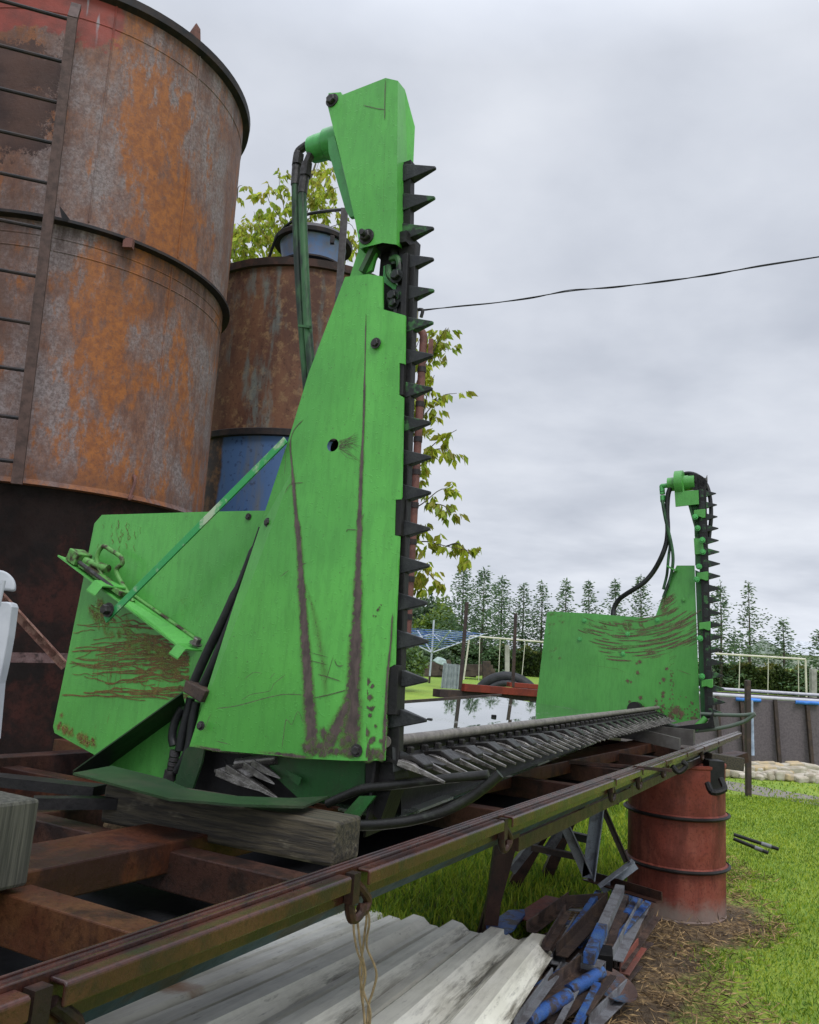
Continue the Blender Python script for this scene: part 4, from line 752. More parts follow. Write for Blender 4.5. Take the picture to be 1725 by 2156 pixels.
for x0,y0,x1,y1,d_ in((1172,1700,1090,1850,5.3),(1215,1690,1165,1770,5.6),(1090,1715,1040,1840,4.4),(1062,1725,1052,1850,4.3)):
    b=MB(); q=onY(x1,y1,d_); q.z=0; q.x-=.05; b.beam(onY(x0,y0,d_),q,.07,.05,V((0,-1,0))); b.build('dark_leg',M['crossd'],tr)
b=MB(); b.beam(onY(1282,1690,4.75),onY(1284,1630,4.75),.09,.09,V((0,-1,0))); b.build('post_stub',M['crossd'],tr)
b=MB(); b.beam(onY(1503,1600,4.95),onY(1503,1665,4.95),.09,.10,V((0,-1,0))); b.tube(spline([onY(1490,1650,4.8),onY(1500,1668,4.75),onY(1525,1662,4.75),onY(1518,1640,4.8)],4),.018,8); b.build('spring_shackle',M['black'],tr)
b=MB(); b.beam(onY(1440,1628,5.1),onY(1560,1592,5.3),.12,.06,V((0,0,1))); b.build('packing_beam',M['crossd'],tr)
# coil of hooks etc under the far rail
for x in(1295,1415): 
    b=MB(); b.tube(spline([onY(x,1655-(x-1295)*.35,3.9),onY(x+14,1668-(x-1295)*.35,3.9),onY(x+30,1655-(x-1295)*.35,3.9),onY(x+22,1645-(x-1295)*.35,3.9)],4),.012,8); b.build('rope_hook',M['black'],tr,True)
# ----- timbers
WB=wood('weathered_timber',(.052,.042,.025,1),(.015,.012,.008,1),F,(.19,.17,.115,1))
q0,q1=T(-.285,-.43,-.103),T(-.25,.072,-.103)
b=MB(); b.beam(q0,q1,.09,.070,U); tag(b.build('timber_block',WB,bev=.006),'long damp weathered timber lying across the trailer frame under the near header foot','timber')
q=onW(66,1850,-.12); b=MB(); b.box(q-F*.11+U*.045-L*.05,F*.105,L*.05,U*.055); tag(b.build('timber_post',wood('mossy_timber',(.06,.058,.046,1),(.022,.022,.017,1),U),bev=.005),'short grey upright timber block standing on the trailer frame at the left edge','timber')
b=MB(); b.beam(onY(1487,1598,5.12),onY(1556,1608,5.2),.1,.08,V((0,0,1))); tag(b.build('timber_block',WB,bev=.005),'small dark timber block packed between the red drum and the trailer','timber')
# conical woven cup lying on a frame member
q=onW(243,1742,-.165); b=MB(); b.lathe(q-F*.03,[(.004,0),(.014,.01),(.016,.03),(.018,.05),(.012,.068),(.003,.07)],14,F); tag(b.build('spruce_cone',plain('spruce_cone_scales',(.22,.15,.08),(.08,.05,.03),90,.8,sv=(1,1,1)),None,True),'pale spruce cone lying against a rusty cross member','cone')
# ================================================================= drum
bc=V((1.735,5.16,0)); dr=thing('oil_drum','red oxide oil drum standing on its end under the far end of the trailer','drum',bc)
b=MB(); pr=[(.284,0),(.288,.012),(.284,.02)]
for z in(.285,.575): pr+=[(.284,z-.018),(.299,z-.004),(.301,z+.002),(.284,z+.016)]
pr+=[(.284,.85),(.289,.858),(.289,.872),(.279,.875),(.277,.86),(0,.86)]
m=M['barrel']; b.lathe(bc,pr,64); b.build('drum_body',m,dr,True,ang=25)
for z in(.285,.575):
    b=MB(); b.lathe(bc,[(.299,z-.011),(.312,z-.003),(.313,z+.002),(.299,z+.010)],64); b.build('rolling_hoop',M['black'],dr,True)
# ================================================================= corrugated sheets
SDIR=-ray(1369,1700).normalized(); 
mw=Mat('aged_white_sheet',.5); c=mw.mix(mw.ss(mw.noise(3,6,.65),.4,.65),(.88,.86,.76,1),(.76,.74,.64,1))
cb_=mw.n('ShaderNodeCombineXYZ'); sx_=SDIR.cross(V((0,0,1))).normalized(); old=mw.pos
for i,d_ in enumerate((SDIR,sx_,sx_.cross(SDIR))): mw.t.links.new(mw.vm('DOT_PRODUCT',old,d_),cb_.inputs[i])
mw.pos=cb_.outputs[0]
dirt=mw.attr('wear')
c=mw.mix(mw.math('MULTIPLY',mw.ss(mw.noise(14,7,.7,sv=(.07,1,1)),.44,.62),mw.math('ADD',.12,mw.math('MULTIPLY',dirt,.85))),c,(.10,.085,.05,1))
c=mw.mix(mw.math('MULTIPLY',mw.ss(mw.noise(26,6,.75,sv=(.09,1,1)),.53,.66),mw.math('MULTIPLY',dirt,.9)),c,(.03,.026,.02,1))
c=mw.mix(mw.math('MULTIPLY',mw.ss(mw.noise(60,4,.7,sv=(.15,1,1)),.60,.7),.4),c,(.14,.12,.08,1))
mw.pos=old; sp=onZ(378,2095,.36); dd=mw.vm('DISTANCE',mw.pos,tuple(sp)); 
c=mw.mix(mw.math('MULTIPLY',mw.math('SUBTRACT',1,mw.ss(mw.math('ADD',dd,mw.math('MULTIPLY',mw.math('SUBTRACT',mw.noise(14,5),.5),.12)),.03,.10)),.8),c,(.34,.14,.03,1))
mw.col(c); mw.bump(mw.noise(30,4),.15,.003); M['sheet']=mw.m
def sheet(pfar,width,ribs,length,zoff,lab,skew=0,sag=0):
    # trapezoid ribs; pfar = right-hand corner of the far end; ribs run along SDIR, the sheet spreads to the left
    sx=-(sx_ if sx_.x>0 else -sx_); pit=width/ribs; prof=[]
    H_=.045
    for i in range(ribs):
        x=i*pit; prof+=[(x,0,1),(x+pit*.12,H_*.1,.8),(x+pit*.34,H_,.1),(x+pit*.66,H_,.1),(x+pit*.80,H_*.3,.5),(x+pit*.82,H_*.3,.6),(x+pit*.96,0,1)]
    prof.append((width,0,1)); n=len(prof); m_=16; vs=[];a=[]
    upv=sx.cross(SDIR).normalized(); upv=upv if upv.z>0 else -upv
    for j in range(m_+1):
        t=length*j/m_
        for i,(x,y,w_) in enumerate(prof):
            ej=(random.uniform(-.03,.03)+.05*math.sin(i*.9) if j==0 else 0)
            vs.append(pfar+SDIR*(t+ej-skew*x)+sx*x+upv*(y+zoff+.004*math.sin(t*2.1+x*3)+sag*x)); a.append(w_)
    b=MB(); b.add(vs,[(j*n+i,j*n+i+1,(j+1)*n+i+1,(j+1)*n+i) for j in range(m_) for i in range(n-1)],a)
    o=b.build('corrugated_sheet',M['sheet'],sol=.002); return tag(o,lab,'roofing sheet','white corrugated sheets stacked on the ground')
sheet(onZ(1180,1992,.07),.80,4,2.6,.0,'front corrugated white sheet with a torn corner beside the scrap heap, topmost of the stack',-.10)
sheet(onZ(1040,1985,.05),.85,4,2.8,-.01,'corrugated white sheet lying under and just behind the front one',.1)
sheet(onZ(915,1950,.03),1.25,6,3.0,-.02,'rearmost corrugated white sheet under the trailer rail, next to the grass, rust stained',.05)
# ================================================================= scrap heap
SG='scrap pieces in the heap beside the drum'
def scrap(kind_,a,c_,z0,z1,wd,mt,name,lab,cat,ht=None):
    p,q=onZ(*a,z0),onZ(*c_,z1); b=MB()
    if kind_=='angle': b.ext([(0,0),(wd,0),(wd,.007),(.007,.007),(.007,wd),(0,wd)],p,q)
    elif kind_=='chan': b.ext([(-wd/2,0),(wd/2,0),(wd/2,-wd*.6),(wd/2-.006,-wd*.6),(wd/2-.006,-.006),(-wd/2+.006,-.006),(-wd/2+.006,-wd*.6),(-wd/2,-wd*.6)],p,q)
    elif kind_=='tube': b.tube([p,q],wd/2,14)
    elif kind_=='box': 
        w2=wd/2; b.ext([(-w2,-w2),(w2,-w2),(w2,w2),(-w2,w2)],p,q)
    else: b.beam(p,q,wd,ht or .008)
    return tag(b.build(name,M[mt],None,kind_=='tube',bev=.0015 if kind_!='tube' else 0),lab,cat,SG)
SP=[('chan',(1097,1934),(1166,1888),.12,.14,.095,'scrapred','steel_channel','short red-brown steel channel at the back of the scrap heap','channel'),
('box',(1243,2014),(1306,1872),.20,.26,.046,'scrapgrey','box_section','pale grey box section lying highest across the scrap heap','box section'),
('box',(1240,2018),(1268,1955),.22,.235,.047,'scrapblue','box_section','chipped blue box section end lying alongside the pale grey one','box section'),
('box',(1282,2010),(1316,1892),.15,.18,.04,'scrapbrown','box_section','brown box section right of the pale grey one','box section'),
('angle',(1288,2022),(1352,1900),.14,.16,.05,'scrapgrey','angle_iron','grey angle iron near the drum side of the heap','angle iron'),
('angle',(1296,2038),(1374,1930),.10,.12,.045,'scrapbrown','angle_iron','brown angle iron along the right edge of the heap','angle iron'),
('tube',(1318,1930),(1345,1890),.17,.19,.05,'scrapblue','steel_tube','short blue tube at the back of the heap near the drum','tube'),
('angle',(1170,2012),(1277,1900),.14,.17,.055,'post','angle_iron','long dark angle iron forming the middle of the heap','angle iron'),
('angle',(1108,1962),(1196,1898),.12,.16,.05,'scrapbrown','angle_iron','brown angle iron just right of the red-brown channel','angle iron'),
('angle',(1190,1906),(1278,1900),.15,.17,.05,'post','angle_iron','dark cross piece at the top of the heap','angle iron'),
('flat',(1170,1940),(1246,1948),.13,.13,.045,'scrapblue','flat_bar','dark blue flat bar crossing the middle of the heap','flat bar'),
('flat',(1192,1914),(1277,1922),.14,.14,.03,'scrapgrey','flat_bar','thin grey flat bar near the top of the heap','flat bar'),
('flat',(1183,2008),(1262,1928),.12,.14,.07,'scrapbrown','flat_bar','wide brown flat bar in the middle of the heap','flat bar'),
('angle',(1304,2050),(1342,1995),.08,.10,.045,'scrapred','angle_iron','short reddish angle iron at the right foot of the heap','angle iron'),
('chan',(1213,2016),(1270,2030),.17,.17,.09,'scrapgrey','steel_channel','grey-brown channel end lying across the front of the pale box section','channel'),
('box',(1271,2045),(1273,2000),.10,.20,.07,'black','box_section','black square tube end standing among the scrap','box section'),
('angle',(1066,2156),(1222,2040),.10,.14,.06,'scrapbrown','angle_iron','long brown angle iron in front beside the white sheets','angle iron'),
('tube',(1198,2088),(1266,2046),.12,.14,.055,'scrapblue','steel_tube','blue tube with an open end in front of the heap','tube'),
('tube',(1110,2150),(1196,2096),.12,.13,.055,'scrapblue','steel_tube','chipped blue tube at the front edge of the heap','tube'),
('angle',(1238,2160),(1318,2084),.05,.06,.045,'scrapgrey','angle_iron','grey angle iron at the outer front of the heap','angle iron'),
('angle',(1150,2156),(1272,2056),.07,.10,.045,'post','angle_iron','dark angle iron between the two blue tubes and the round dish','angle iron'),
('flat',(1030,2170),(1150,2100),.06,.08,.09,'scrapblue','flat_bar','dark blue plate under the white sheet corner','plate'),
('flat',(1140,2082),(1195,2046),.09,.10,.08,'scrapblue','flat_bar','small blue plate in front of the heap','plate'),
('flat',(1196,1990),(1232,1950),.08,.08,.13,'scrapblue','flat_bar','blue panel showing between the angle irons','plate'),
('angle',(1240,1852),(1396,1900),.22,.26,.05,'crossd','angle_iron','long rusty angle iron leaning from the trestle to the drum','angle iron'),
('flat',(1176,2040),(1240,1990),.06,.07,.10,'scrapbrown','flat_bar','brown plate under the dark middle angle iron','plate'),
('angle',(1085,2030),(1150,1985),.05,.06,.05,'post','angle_iron','dark angle iron end beside the sheet corner','angle iron'),
('box',(1330,1992),(1366,1925),.05,.06,.05,'scrapbrown','box_section','brown box section lying against the drum foot','box section')]
for s_ in SP: scrap(*s_)
# criss-cross offcuts that fill the heap
r_=random.Random(5)
for i,(x,y) in enumerate(((1150,2010),(1185,1985),(1215,1965),(1250,2030),(1275,1985),(1300,1960),(1325,1945),(1340,1975),(1200,2110),(1235,2120),(1262,2095),(1120,2110),(1165,1960),(1230,1925))):
    a=r_.uniform(.85,1.1); l_=r_.uniform(45,75); z=.09+.012*(i%7)
    scrap(r_.choice(['angle','flat','angle','box']),(x-l_*math.cos(a),y+l_*math.sin(a)),(x+l_*math.cos(a),y-l_*math.sin(a)),z,z+.03,r_.uniform(.022,.04),['scrapbrown','scrapgrey','scrapblue','post','scrapgrey','scrapbrown','scrapblue'][i%7],'steel_bar','long thin bar among the parallel bars of the scrap heap','bar')
for i in range(26):
    x=r_.uniform(1140,1345); y=r_.uniform(1920,2060) if x>1190 else r_.uniform(2000,2120); a=r_.uniform(.55,1.1); l_=r_.uniform(25,70)
    o=scrap(r_.choice(['angle','flat','box']),(x-l_*math.cos(a),y+l_*math.sin(a)*.8),(x+l_*math.cos(a)*.4,y-l_*math.sin(a)*.5),r_.uniform(.02,.08),r_.uniform(.03,.12),r_.uniform(.025,.05),r_.choice(['scrapbrown','scrapbrown','post','scrapgrey']),'steel_offcut','small dull offcut of steel lying low in the scrap heap','offcut')
b=MB(); q=[onZ(x,y,.13) for x,y in((1024,1949),(1071,1916),(1104,1914),(1106,1924),(1082,1956),(1040,1978))]; b.prism(q,V((0,0,-.01))); tag(b.build('blue_sheet',M['scrapblue']),'bright blue flaking metal sheet between the white sheets and the red-brown channel','metal sheet',SG)
q=onZ(1278,2078,.09); b=MB(); b.lathe(q,[(0,-.015),(.05,-.012),(.105,.01),(.125,.022),(.125,.026),(.10,.014),(.05,-.006),(0,-.01)],28,V((.25,-.2,1))); b.build; tag(b.build('round_dish',rusty('brown_blue_dish',[(.075,.05,.045,1),(.05,.10,.17,1),(.10,.06,.05,1)],9).m,None,True),'round dished plate, brown and blue, at the front right of the heap','dish',SG)
b=MB(); b.box(onZ(1335,1890,.06),V((.12,0,0)),V((0,.07,0)),V((0,0,.06))); tag(b.build('blue_offcut_box',M['scrapblue'],bev=.004),'battered blue box behind the heap against the drum','box',SG)
for i,(a,c_,l_) in enumerate((((1545,1757),(1640,1788),'upper of two thin dark tubes with bright collars sticking out behind the drum'),((1545,1766),(1618,1796),'lower and shorter of two thin dark tubes sticking out behind the drum'))):
    p,q=onZ(*a,.10),onZ(*c_,.04); t=thing('steel_tube',l_,'tube',q)
    b=MB(); b.tube([p,q],.014,10); b.build('tube_body',M['black'],t,True); b=MB(); b.tube([lerp(p,q,.62),lerp(p,q,.84)],.0165,10); b.build('collar',M['scrapgrey'],t,True)
# twine looped over the rail hook
tw=thing('baler_twine','loops of pale baler twine hanging from a rail hook over the white sheets','twine',onY(768,2150,1.62)); tm=plain('sisal_twine',(.30,.22,.13),(.18,.13,.08),80,.9)
for P in([(757,1905),(748,1925),(745,1955),(752,2000),(765,2040),(760,2080),(766,2130),(770,2180)],[(760,1903),(753,1930),(757,1975),(762,2010),(770,2050),(764,2100),(772,2180)],[(766,1900),(772,1930),(768,1965),(764,2000),(758,2050),(768,2095),(780,2130),(776,2180)],[(772,1905),(778,1940),(772,1990),(788,2030),(793,2055),(786,2085),(776,2120),(773,2180)]):
    b=MB(); b.tube(spline([onY(x,y,1.60+.004*i) for i,(x,y) in enumerate(P)],6),.0023,6); b.build('twine_strand',tm,tw,True)
# white things at the left edge
wt_=plain('grubby_white_plastic',(.42,.44,.47),(.34,.36,.39),5,.5,bump=.05)
wb=thing('white_cabinet','white cabinet side with a domed lamp head above, cut by the left edge','cabinet',onY(0,1600,2.6))
b=MB(); b.prism([onY(x,y,2.6) for x,y in((-120,1266),(14,1267),(22,1270),(25,1278),(17,1340),(6,1400),(-3,1440),(-14,1560),(-120,1560))],V((0,.05,0))); b.build('cabinet_panel',wt_,wb,bev=.004)
b=MB(); q=onY(-9,1236,2.62); nrm=V((.3,-1,.1)).normalized(); rr=.057; xs=nrm.orthogonal().normalized(); xs=V((1,.3,0)).normalized(); zs=nrm.cross(xs).normalized(); zs=zs if zs.z>0 else -zs
pts=[q+xs*rr*math.cos(R(a))+zs*rr*math.sin(R(a)) for a in range(-8,189,12)]; b.prism(pts,-nrm*.03); b.build('lamp_head',wt_,wb,bev=.006)
b=MB(); b.tube([onY(8,1222,2.6),onY(-4,1275,2.6)],.008,10); b.build('lamp_stem',wt_,wb,True)
# ================================================================= things behind the table
fr=thing('stake_frame','dark steel frame with a red beam and two upright stakes behind the header table','steel frame',onZ(1050,1470,.9))
b=MB(); b.beam(onY(919,1459,5.9),onY(1160,1470,6.7),.08,.055); b.build('box_beam',M['post'],fr,bev=.003)
b=MB(); b.beam(onY(974,1447,6.0),onY(1160,1462,6.6),.05,.055); b.build('red_beam',M['redbeam'],fr,bev=.003)
b=MB(); b.beam(onY(1070,1441,6.9),onY(1170,1449,7.1),.05,.04); b.build('red_beam',M['redbeam'],fr,bev=.003)
b=MB(); b.beam(onY(969,1452,6.02),onY(983.5,1268,6.02),.026,.026,V((0,1,0))); b.build('stake',M['post'],fr)
b=MB(); b.beam(onY(1080,1446,6.9),onY(1086,1291,6.9),.026,.026,V((0,1,0))); b.build('stake',M['post'],fr)
tq=onY(1067,1497,12.5); rub=plain('tyre_rubber',(.016,.017,.019),(.028,.03,.033),14,.55)
def torus(c,r1,r2,ax): b=MB(); x=ax.orthogonal().normalized(); y=ax.cross(x); b.tube([c+(x*math.cos(a)+y*math.sin(a))*r1 for a in np.linspace(0,2*math.pi,57)],r2,12,False); return b
ty=thing('big_tyre','large black tyre standing behind the red beam','tyre',V((tq.x,tq.y,0)))
torus(tq,.50,.085,V((.15,1,0))).build('tread',rub,ty,True); torus(tq+V((.0,-.10,0)),.41,.05,V((.15,1,0))).build('sidewall_rib',rub,ty,True)
b=MB(); 
q=gnd(930,1449); p=[onY(x,y,q.y) for x,y in((928,1452),(966,1452),(969,1400),(934,1396))]
n=14; vs=[lerp(lerp(p[0],p[1],i/n),lerp(p[3],p[2],i/n),j)+V((0,0.03*math.sin(i*2.2),0)) for j in(0,.33,.36,.66,.69,1) for i in range(n+1)]
b.add(vs,[(j*(n+1)+i,j*(n+1)+i+1,(j+1)*(n+1)+i+1,(j+1)*(n+1)+i) for j in range(5) for i in range(n)]); tag(b.build('metal_sheet',plain('galvanised_sheet',(.30,.33,.36),(.22,.245,.27),8,.45,.3),sol=.004),'grey galvanised sheet standing on the lawn beyond the table','metal sheet')
# clothes dryer
q=gnd(906,1440); Y_=25.5; zz=gz_(Y_)
px=lambda x,y:onY(842+.1953*x,1179+.1953*y,Y_)
alm=plain('dryer_aluminium',(.42,.45,.52),(.34,.37,.44),6,.4,.2)
pb_,pj,ptop=px(312,1385),px(345,1000),px(368,650); dy=thing('clothes_dryer','rotary clothes dryer with slanted arms and blue lines on the far lawn','clothes dryer',pb_)
b=MB(); b.tube([lerp(pb_,pj,.35),pj,ptop],.03,8); b.build('pole',alm,dy,True); b=MB(); b.tube([pb_,lerp(pb_,pj,.35)],.032,8); b.build('ground_socket',M['post'],dy,True)
b=MB(); b.lathe(pb_-V((0,0,.03)),[(0,0),(.38,0),(.36,.06),(0,.07)],20); b.build('concrete_base',plain('concrete_base',(.3,.29,.27),None,8,.8),dy,True)
arms=[]
for a in(15,105,195,285):
    e_=pj+V((math.cos(R(a))*1.72,math.sin(R(a))*1.72,.68)); arms.append(e_)
    b=MB(); b.tube([pj,e_],.022,6); b.build('arm',alm,dy,True); b=MB(); b.tube([lerp(ptop,pj,.42),lerp(pj,e_,.5)],.013,6); b.build('stay',alm,dy,True)
bl_=plain('blue_line',(.05,.12,.50),(.30,.38,.60),3,.5)
for k in range(9):
    t=.28+.09*k; b=MB(); c4=[lerp(pj,e_,t) for e_ in arms]; b.tube(c4+[c4[0]],.0075,5,False); b.build('washing_line',bl_,dy)
# swing frames
cw=plain('cream_tube',(.52,.50,.42),(.40,.38,.32),4,.5)
def swing(top0,top1,posts,ropes,Yd,lab):
    t=thing('swing_frame',lab,'swing frame',onY(posts[0][2],posts[0][3],Yd)); b=MB(); b.tube([onY(*top0,Yd),onY(*top1,Yd)],.03,8); b.build('top_bar',cw,t,True)
    for x0,y0,x1,y1 in posts: b=MB(); b.tube([onY(x0,y0,Yd),onY(x1,y1,Yd)],.03,8); b.build('leg',cw,t,True)
    for x0,y0,x1,y1 in ropes: b=MB(); b.tube([onY(x0,y0,Yd),onY(x1,y1,Yd)],.013,6); b.build('rope',cw,t,True)
swing((990,1339),(1150,1352),[(989,1339,975,1441)],[(1010.5,1343,1008,1438),(1053.5,1347,1050,1419),(1106,1350,1099,1424)],28,'cream swing frame with hanging ropes left of the far green wall')
swing((1506,1376),(1696,1388),[(1696,1388,1698.5,1472)],[(1558,1380,1556,1458),(1618,1384,1617,1462),(1681,1388,1682,1466)],24,'cream swing frame with hanging ropes above the pool')
for (x,y0,y1,wd,Yd,mt,lab) in((1068,1358,1420,.17,31,plain('concrete_post',(.36,.35,.31),(.27,.26,.23),3,.8),'tall pale concrete post in front of the left part of the hedge'),(1712,1408,1476,.17,26,plain('grey_concrete_post',(.32,.31,.29),None,3,.8),'grey concrete post behind the pool at the right edge'),(1024.5,1392,1436,.26,28,M['post'],'short dark brown post between the swing ropes'),(1574.5,1432,1540,.06,9.5,M['post'],'dark steel post standing in front of the pool')):
    b=MB(); p,q=onY(x,y1,Yd),onY(x,y0,Yd); b.beam(V((p.x,p.y,gz_(Yd))),q,wd,wd,V((0,1,0))); tag(b.build('fence_post',mt,bev=.01),lab,'post')
b=MB(); b.tube([onY(1581,1475,10.5),onY(1584,1590,10.5)],.03,8); tag(b.build('pool_leg',plain('pale_blue_pipe',(.35,.42,.55),None,6,.5),None,True),'pale blue pipe leaning upright at the corner of the pool','pipe')
q=onY(928,1392,24); b=MB(); b.lathe(q,[(.0,.08),(.14,.08),(.2,-.02),(.22,-.05)],20,V((.3,-.2,1))); tag(b.build('upturned_tub',plain('pale_green_tub',(.35,.45,.42),None,5,.5),None,True,sol=.01),'pale green upturned tub on the dark wood pile','tub')
b=MB()
for i in range(16): 
    x=lerp(872,1015,random.random()); q=onY(x,1418+(x-940)*.05,28.5); b.beam(q+V((-.5,0,random.uniform(-.1,.38))),q+V((.6,.2,random.uniform(-.05,.4))),.25,.2)
tag(b.build('wood_pile',plain('dark_wood_pile',(.045,.035,.03),(.09,.07,.055),4,.9)),'low dark pile of old boards at the foot of the hedge','wood pile')
# pool
A0,A1=gnd(1530,1601),gnd(1740,1617); pdv=(A1-A0); pdv.z=0; pu_=pdv.normalized(); pn=V((-pu_.y,pu_.x,0)); 
B0=A0-pu_*1.6; B1=A1+pu_*3; hp=onP(1640,1471,A0,pn).z
pool=thing('frame_pool','above-ground frame pool with a grey-brown liner and pale rim tubes','pool',lerp(B0,B1,.5))
dep=3.; b=MB(); cs=[B0,B1,B1+pn*dep,B0+pn*dep]; b.add([p for p in cs]+[p+V((0,0,hp-.05)) for p in cs],[(0,1,5,4),(1,2,6,5),(2,3,7,6),(3,0,4,7)]); b.build('liner',plain('pool_liner',(.125,.105,.115),(.085,.072,.08),40,.6,bump=.4),pool)
b=MB(); b.add([p+V((0,0,hp-.2)) for p in cs],[(0,1,2,3)]); b.build('pool_water',plain('pool_water_surface',(.02,.04,.05),None,2,.05),pool)
rimm=plain('pool_rim_tube',(.42,.42,.45),(.34,.34,.37),9,.4)
for i in range(4): b=MB(); b.tube([cs[i]+V((0,0,hp)),cs[(i+1)%4]+V((0,0,hp))],.03,10); b.build('rim_tube',rimm,pool,True)
for x in(1511,1562,1634,1702): 
    q=onP(x,1600,A0-pn*.03,pn); b=MB(); b.beam(V((q.x+.03,q.y-.06,0)),V((q.x,q.y,hp-.02)),.05,.05,V((0,1,0))); b.build('pool_post',M['post'],pool)
for x in(1562,1590,1688,1713):
    q=onP(x,1473+(x-1562)*.05,A0-pn*.05,pn); b=MB(); b.tube([q-pu_*.085,q+pu_*.085],.028,10); b.build('rim_clip',plain('blue_clip',(.05,.20,.62),None,5,.5),pool,True)
# edging stones between the pool and the grass
st0=MB(); st0.box(V((0,0,.055)),V((.11,0,0)),V((0,.07,0)),V((0,0,.05)))
stm=[plain('edging_stone',(.40,.37,.31),(.28,.24,.18),9,.85),plain('edging_stone_ochre',(.40,.31,.18),(.30,.26,.2),9,.85)]
st=st0.build('edging_stone',stm[0],bev=.025); tag(st,'rounded pale edging stone in the row below the pool','stone','edging stones below the pool'); WL[st.name]=V((0,0,0))
st_b=st.data.copy(); st_b.materials[0]=stm[1]; first=True
for row,(ya,yb) in enumerate(((1611,1622),(1620,1632),(1630,1645))):
    for i in range(15):
        x=lerp(1500,1740,(i+.5*(row%2))/15)+random.uniform(-4,4); q=gnd(x,lerp(ya,yb,(x-1500)/240)+4)
        o=st if first else st.copy()
        if not first: COL.objects.link(o)
        first=False; o.location=q; o.rotation_euler=(random.uniform(-.15,.15),random.uniform(-.15,.15),random.uniform(-.7,.7)+.2); o.scale=(random.uniform(.8,1.35),random.uniform(.8,1.4),random.uniform(.7,1.3))
        if random.random()<.4: o.data=st_b
# far white house
hq=onY(1720,1400,70); b0=gz_(70); zt=onY(1700,1380,70).z; zr=onY(1700,1347,70).z
hs=thing('white_building','long low white building with a pale grey roof far beyond the hedge','building',V((hq.x+6,74,b0)))
x0=onY(1668,1380,70).x; b=MB(); b.box(V((x0+12,75,(b0+zt)/2)),V((12,0,0)),V((0,5,0)),V((0,0,(zt-b0)/2))); b.build('wall',plain('white_wall',(.6,.6,.6),None,3,.8),hs)
b=MB(); b.prism([V((x0-.3,69.5,zt)),V((x0-.3,80.5,zt)),V((x0-.3,75,zr))],V((24.6,0,0))); b.build('roof',plain('pale_roof',(.50,.53,.56),None,3,.6),hs)
# utility pole and overhead wire
pq=onY(866,650,8.6); b=MB(); b.tube([V((pq.x-.06,8.6,0)),pq],[.11,.085],14); upo=thing('utility_pole','cream utility pole mostly hidden behind the near knife, carrying the overhead wire','pole',V((pq.x,8.6,0)))
b.build('pole',plain('cream_pole',(.34,.30,.22),(.27,.24,.18),6,.7),upo,True)
b=MB(); b.tube(spline([onY(866,655,8.6),onY(889,652,8.55),onY(887,668,8.55)],4),.02,8); b.build('wire_bracket',M['black'],upo,True)
for k in(0,1):
    b=MB(); b.tube(spline([onY(x,y+(2.5*math.sin(x*.03) if k else 0),lerp(8.55,6.5,(x-890)/880)) for x,y in((890,652),(960,646),(1040,638),(1120,626),(1200,613),(1290,604),(1400,593),(1500,577),(1600,561),(1780,531),(2100,470),(2600,360))],8),.006 if k==0 else .0045,6)
    if k==0: ow=b.build('overhead_wire',M['hose'],None,True); tag(ow,'black overhead wire crossing the sky from the pole to the right edge','wire')
    else: b.build('twisted_strand',M['hose'],ow,True)
# ================================================================= vegetation
def leafmat(name,a,b,tr=.35):
    m=Mat(name,.5,0,.3); c=m.mix(m.ss(m.noise(1.6,3),.35,.65),a,b); c=m.mix(m.math('MULTIPLY',m.ss(m.noise(14,3,.7),.45,.65),.5),c,tuple(x*.5 for x in b[:3])+(1,)); m.col(c)
    t=m.n('ShaderNodeBsdfTranslucent'); m.put(m.vm('SCALE',c,1.35),t.inputs[0]); x=m.n('ShaderNodeMixShader'); x.inputs[0].default_value=tr
    m.t.links.new(m.p.outputs[0],x.inputs[1]); m.t.links.new(t.outputs[0],x.inputs[2]); m.t.links.new(x.outputs[0],m.t.nodes['Material Output'].inputs[0]); return m.m
def unit(a): return a/np.maximum(np.linalg.norm(a,axis=1,keepdims=True),1e-6)
def leaves(name,c,d,ln,wd,mats,parent=None,base=None,fold=0.,mi=None,droop=0.):
    """leaf blades: c (n,3) stalk ends, d (n,3) directions"""
    c=np.asarray(c,float); n=len(c); d=unit(np.asarray(d,float)); r_=rng.normal(size=(n,3)); s_=unit(np.cross(d,r_)); nn=np.cross(s_,d)
    ln=np.broadcast_to(np.asarray(ln,float),(n,))[:,None]; wd=np.broadcast_to(np.asarray(wd,float),(n,))[:,None]
    mid=c+d*ln*.45; tip=c+d*ln+np.array([0,0,-1])*ln*droop
    p=np.stack([c,mid+s_*wd/2+nn*wd*fold,tip,mid-s_*wd/2+nn*wd*fold],1).reshape(-1,3)
    b=np.array(WL[parent.name]) if parent is not None else np.array(base if base is not None else (p.mean(0)[0],p.mean(0)[1],p[:,2].min()))
    p=p-b; me=bpy.data.meshes.new(name); nt_=2*n if fold else n
    me.vertices.add(4*n); me.vertices.foreach_set('co',p.ravel().astype(np.float32))
    if fold:
        idx=(np.arange(n)[:,None]*4+np.array([0,1,2,0,2,3])).ravel(); k=3
    else: idx=(np.arange(n)[:,None]*4+np.array([0,1,2,3])).ravel(); k=4
    me.loops.add(len(idx)); me.loops.foreach_set('vertex_index',idx.astype(np.int32))
    npol=len(idx)//k; me.polygons.add(npol); me.polygons.foreach_set('loop_start',(np.arange(npol)*k).astype(np.int32))
    for m_ in mats: me.materials.append(m_)
    mi=rng.integers(0,len(mats),n) if mi is None else mi
    me.polygons.foreach_set('material_index',np.repeat(mi,npol//n).astype(np.int32)); me.update(calc_edges=True)
    o=bpy.data.objects.new(name,me); COL.objects.link(o); WL[o.name]=V(b)
    if parent is not None: o.parent=parent
    else: o.location=b
    return o
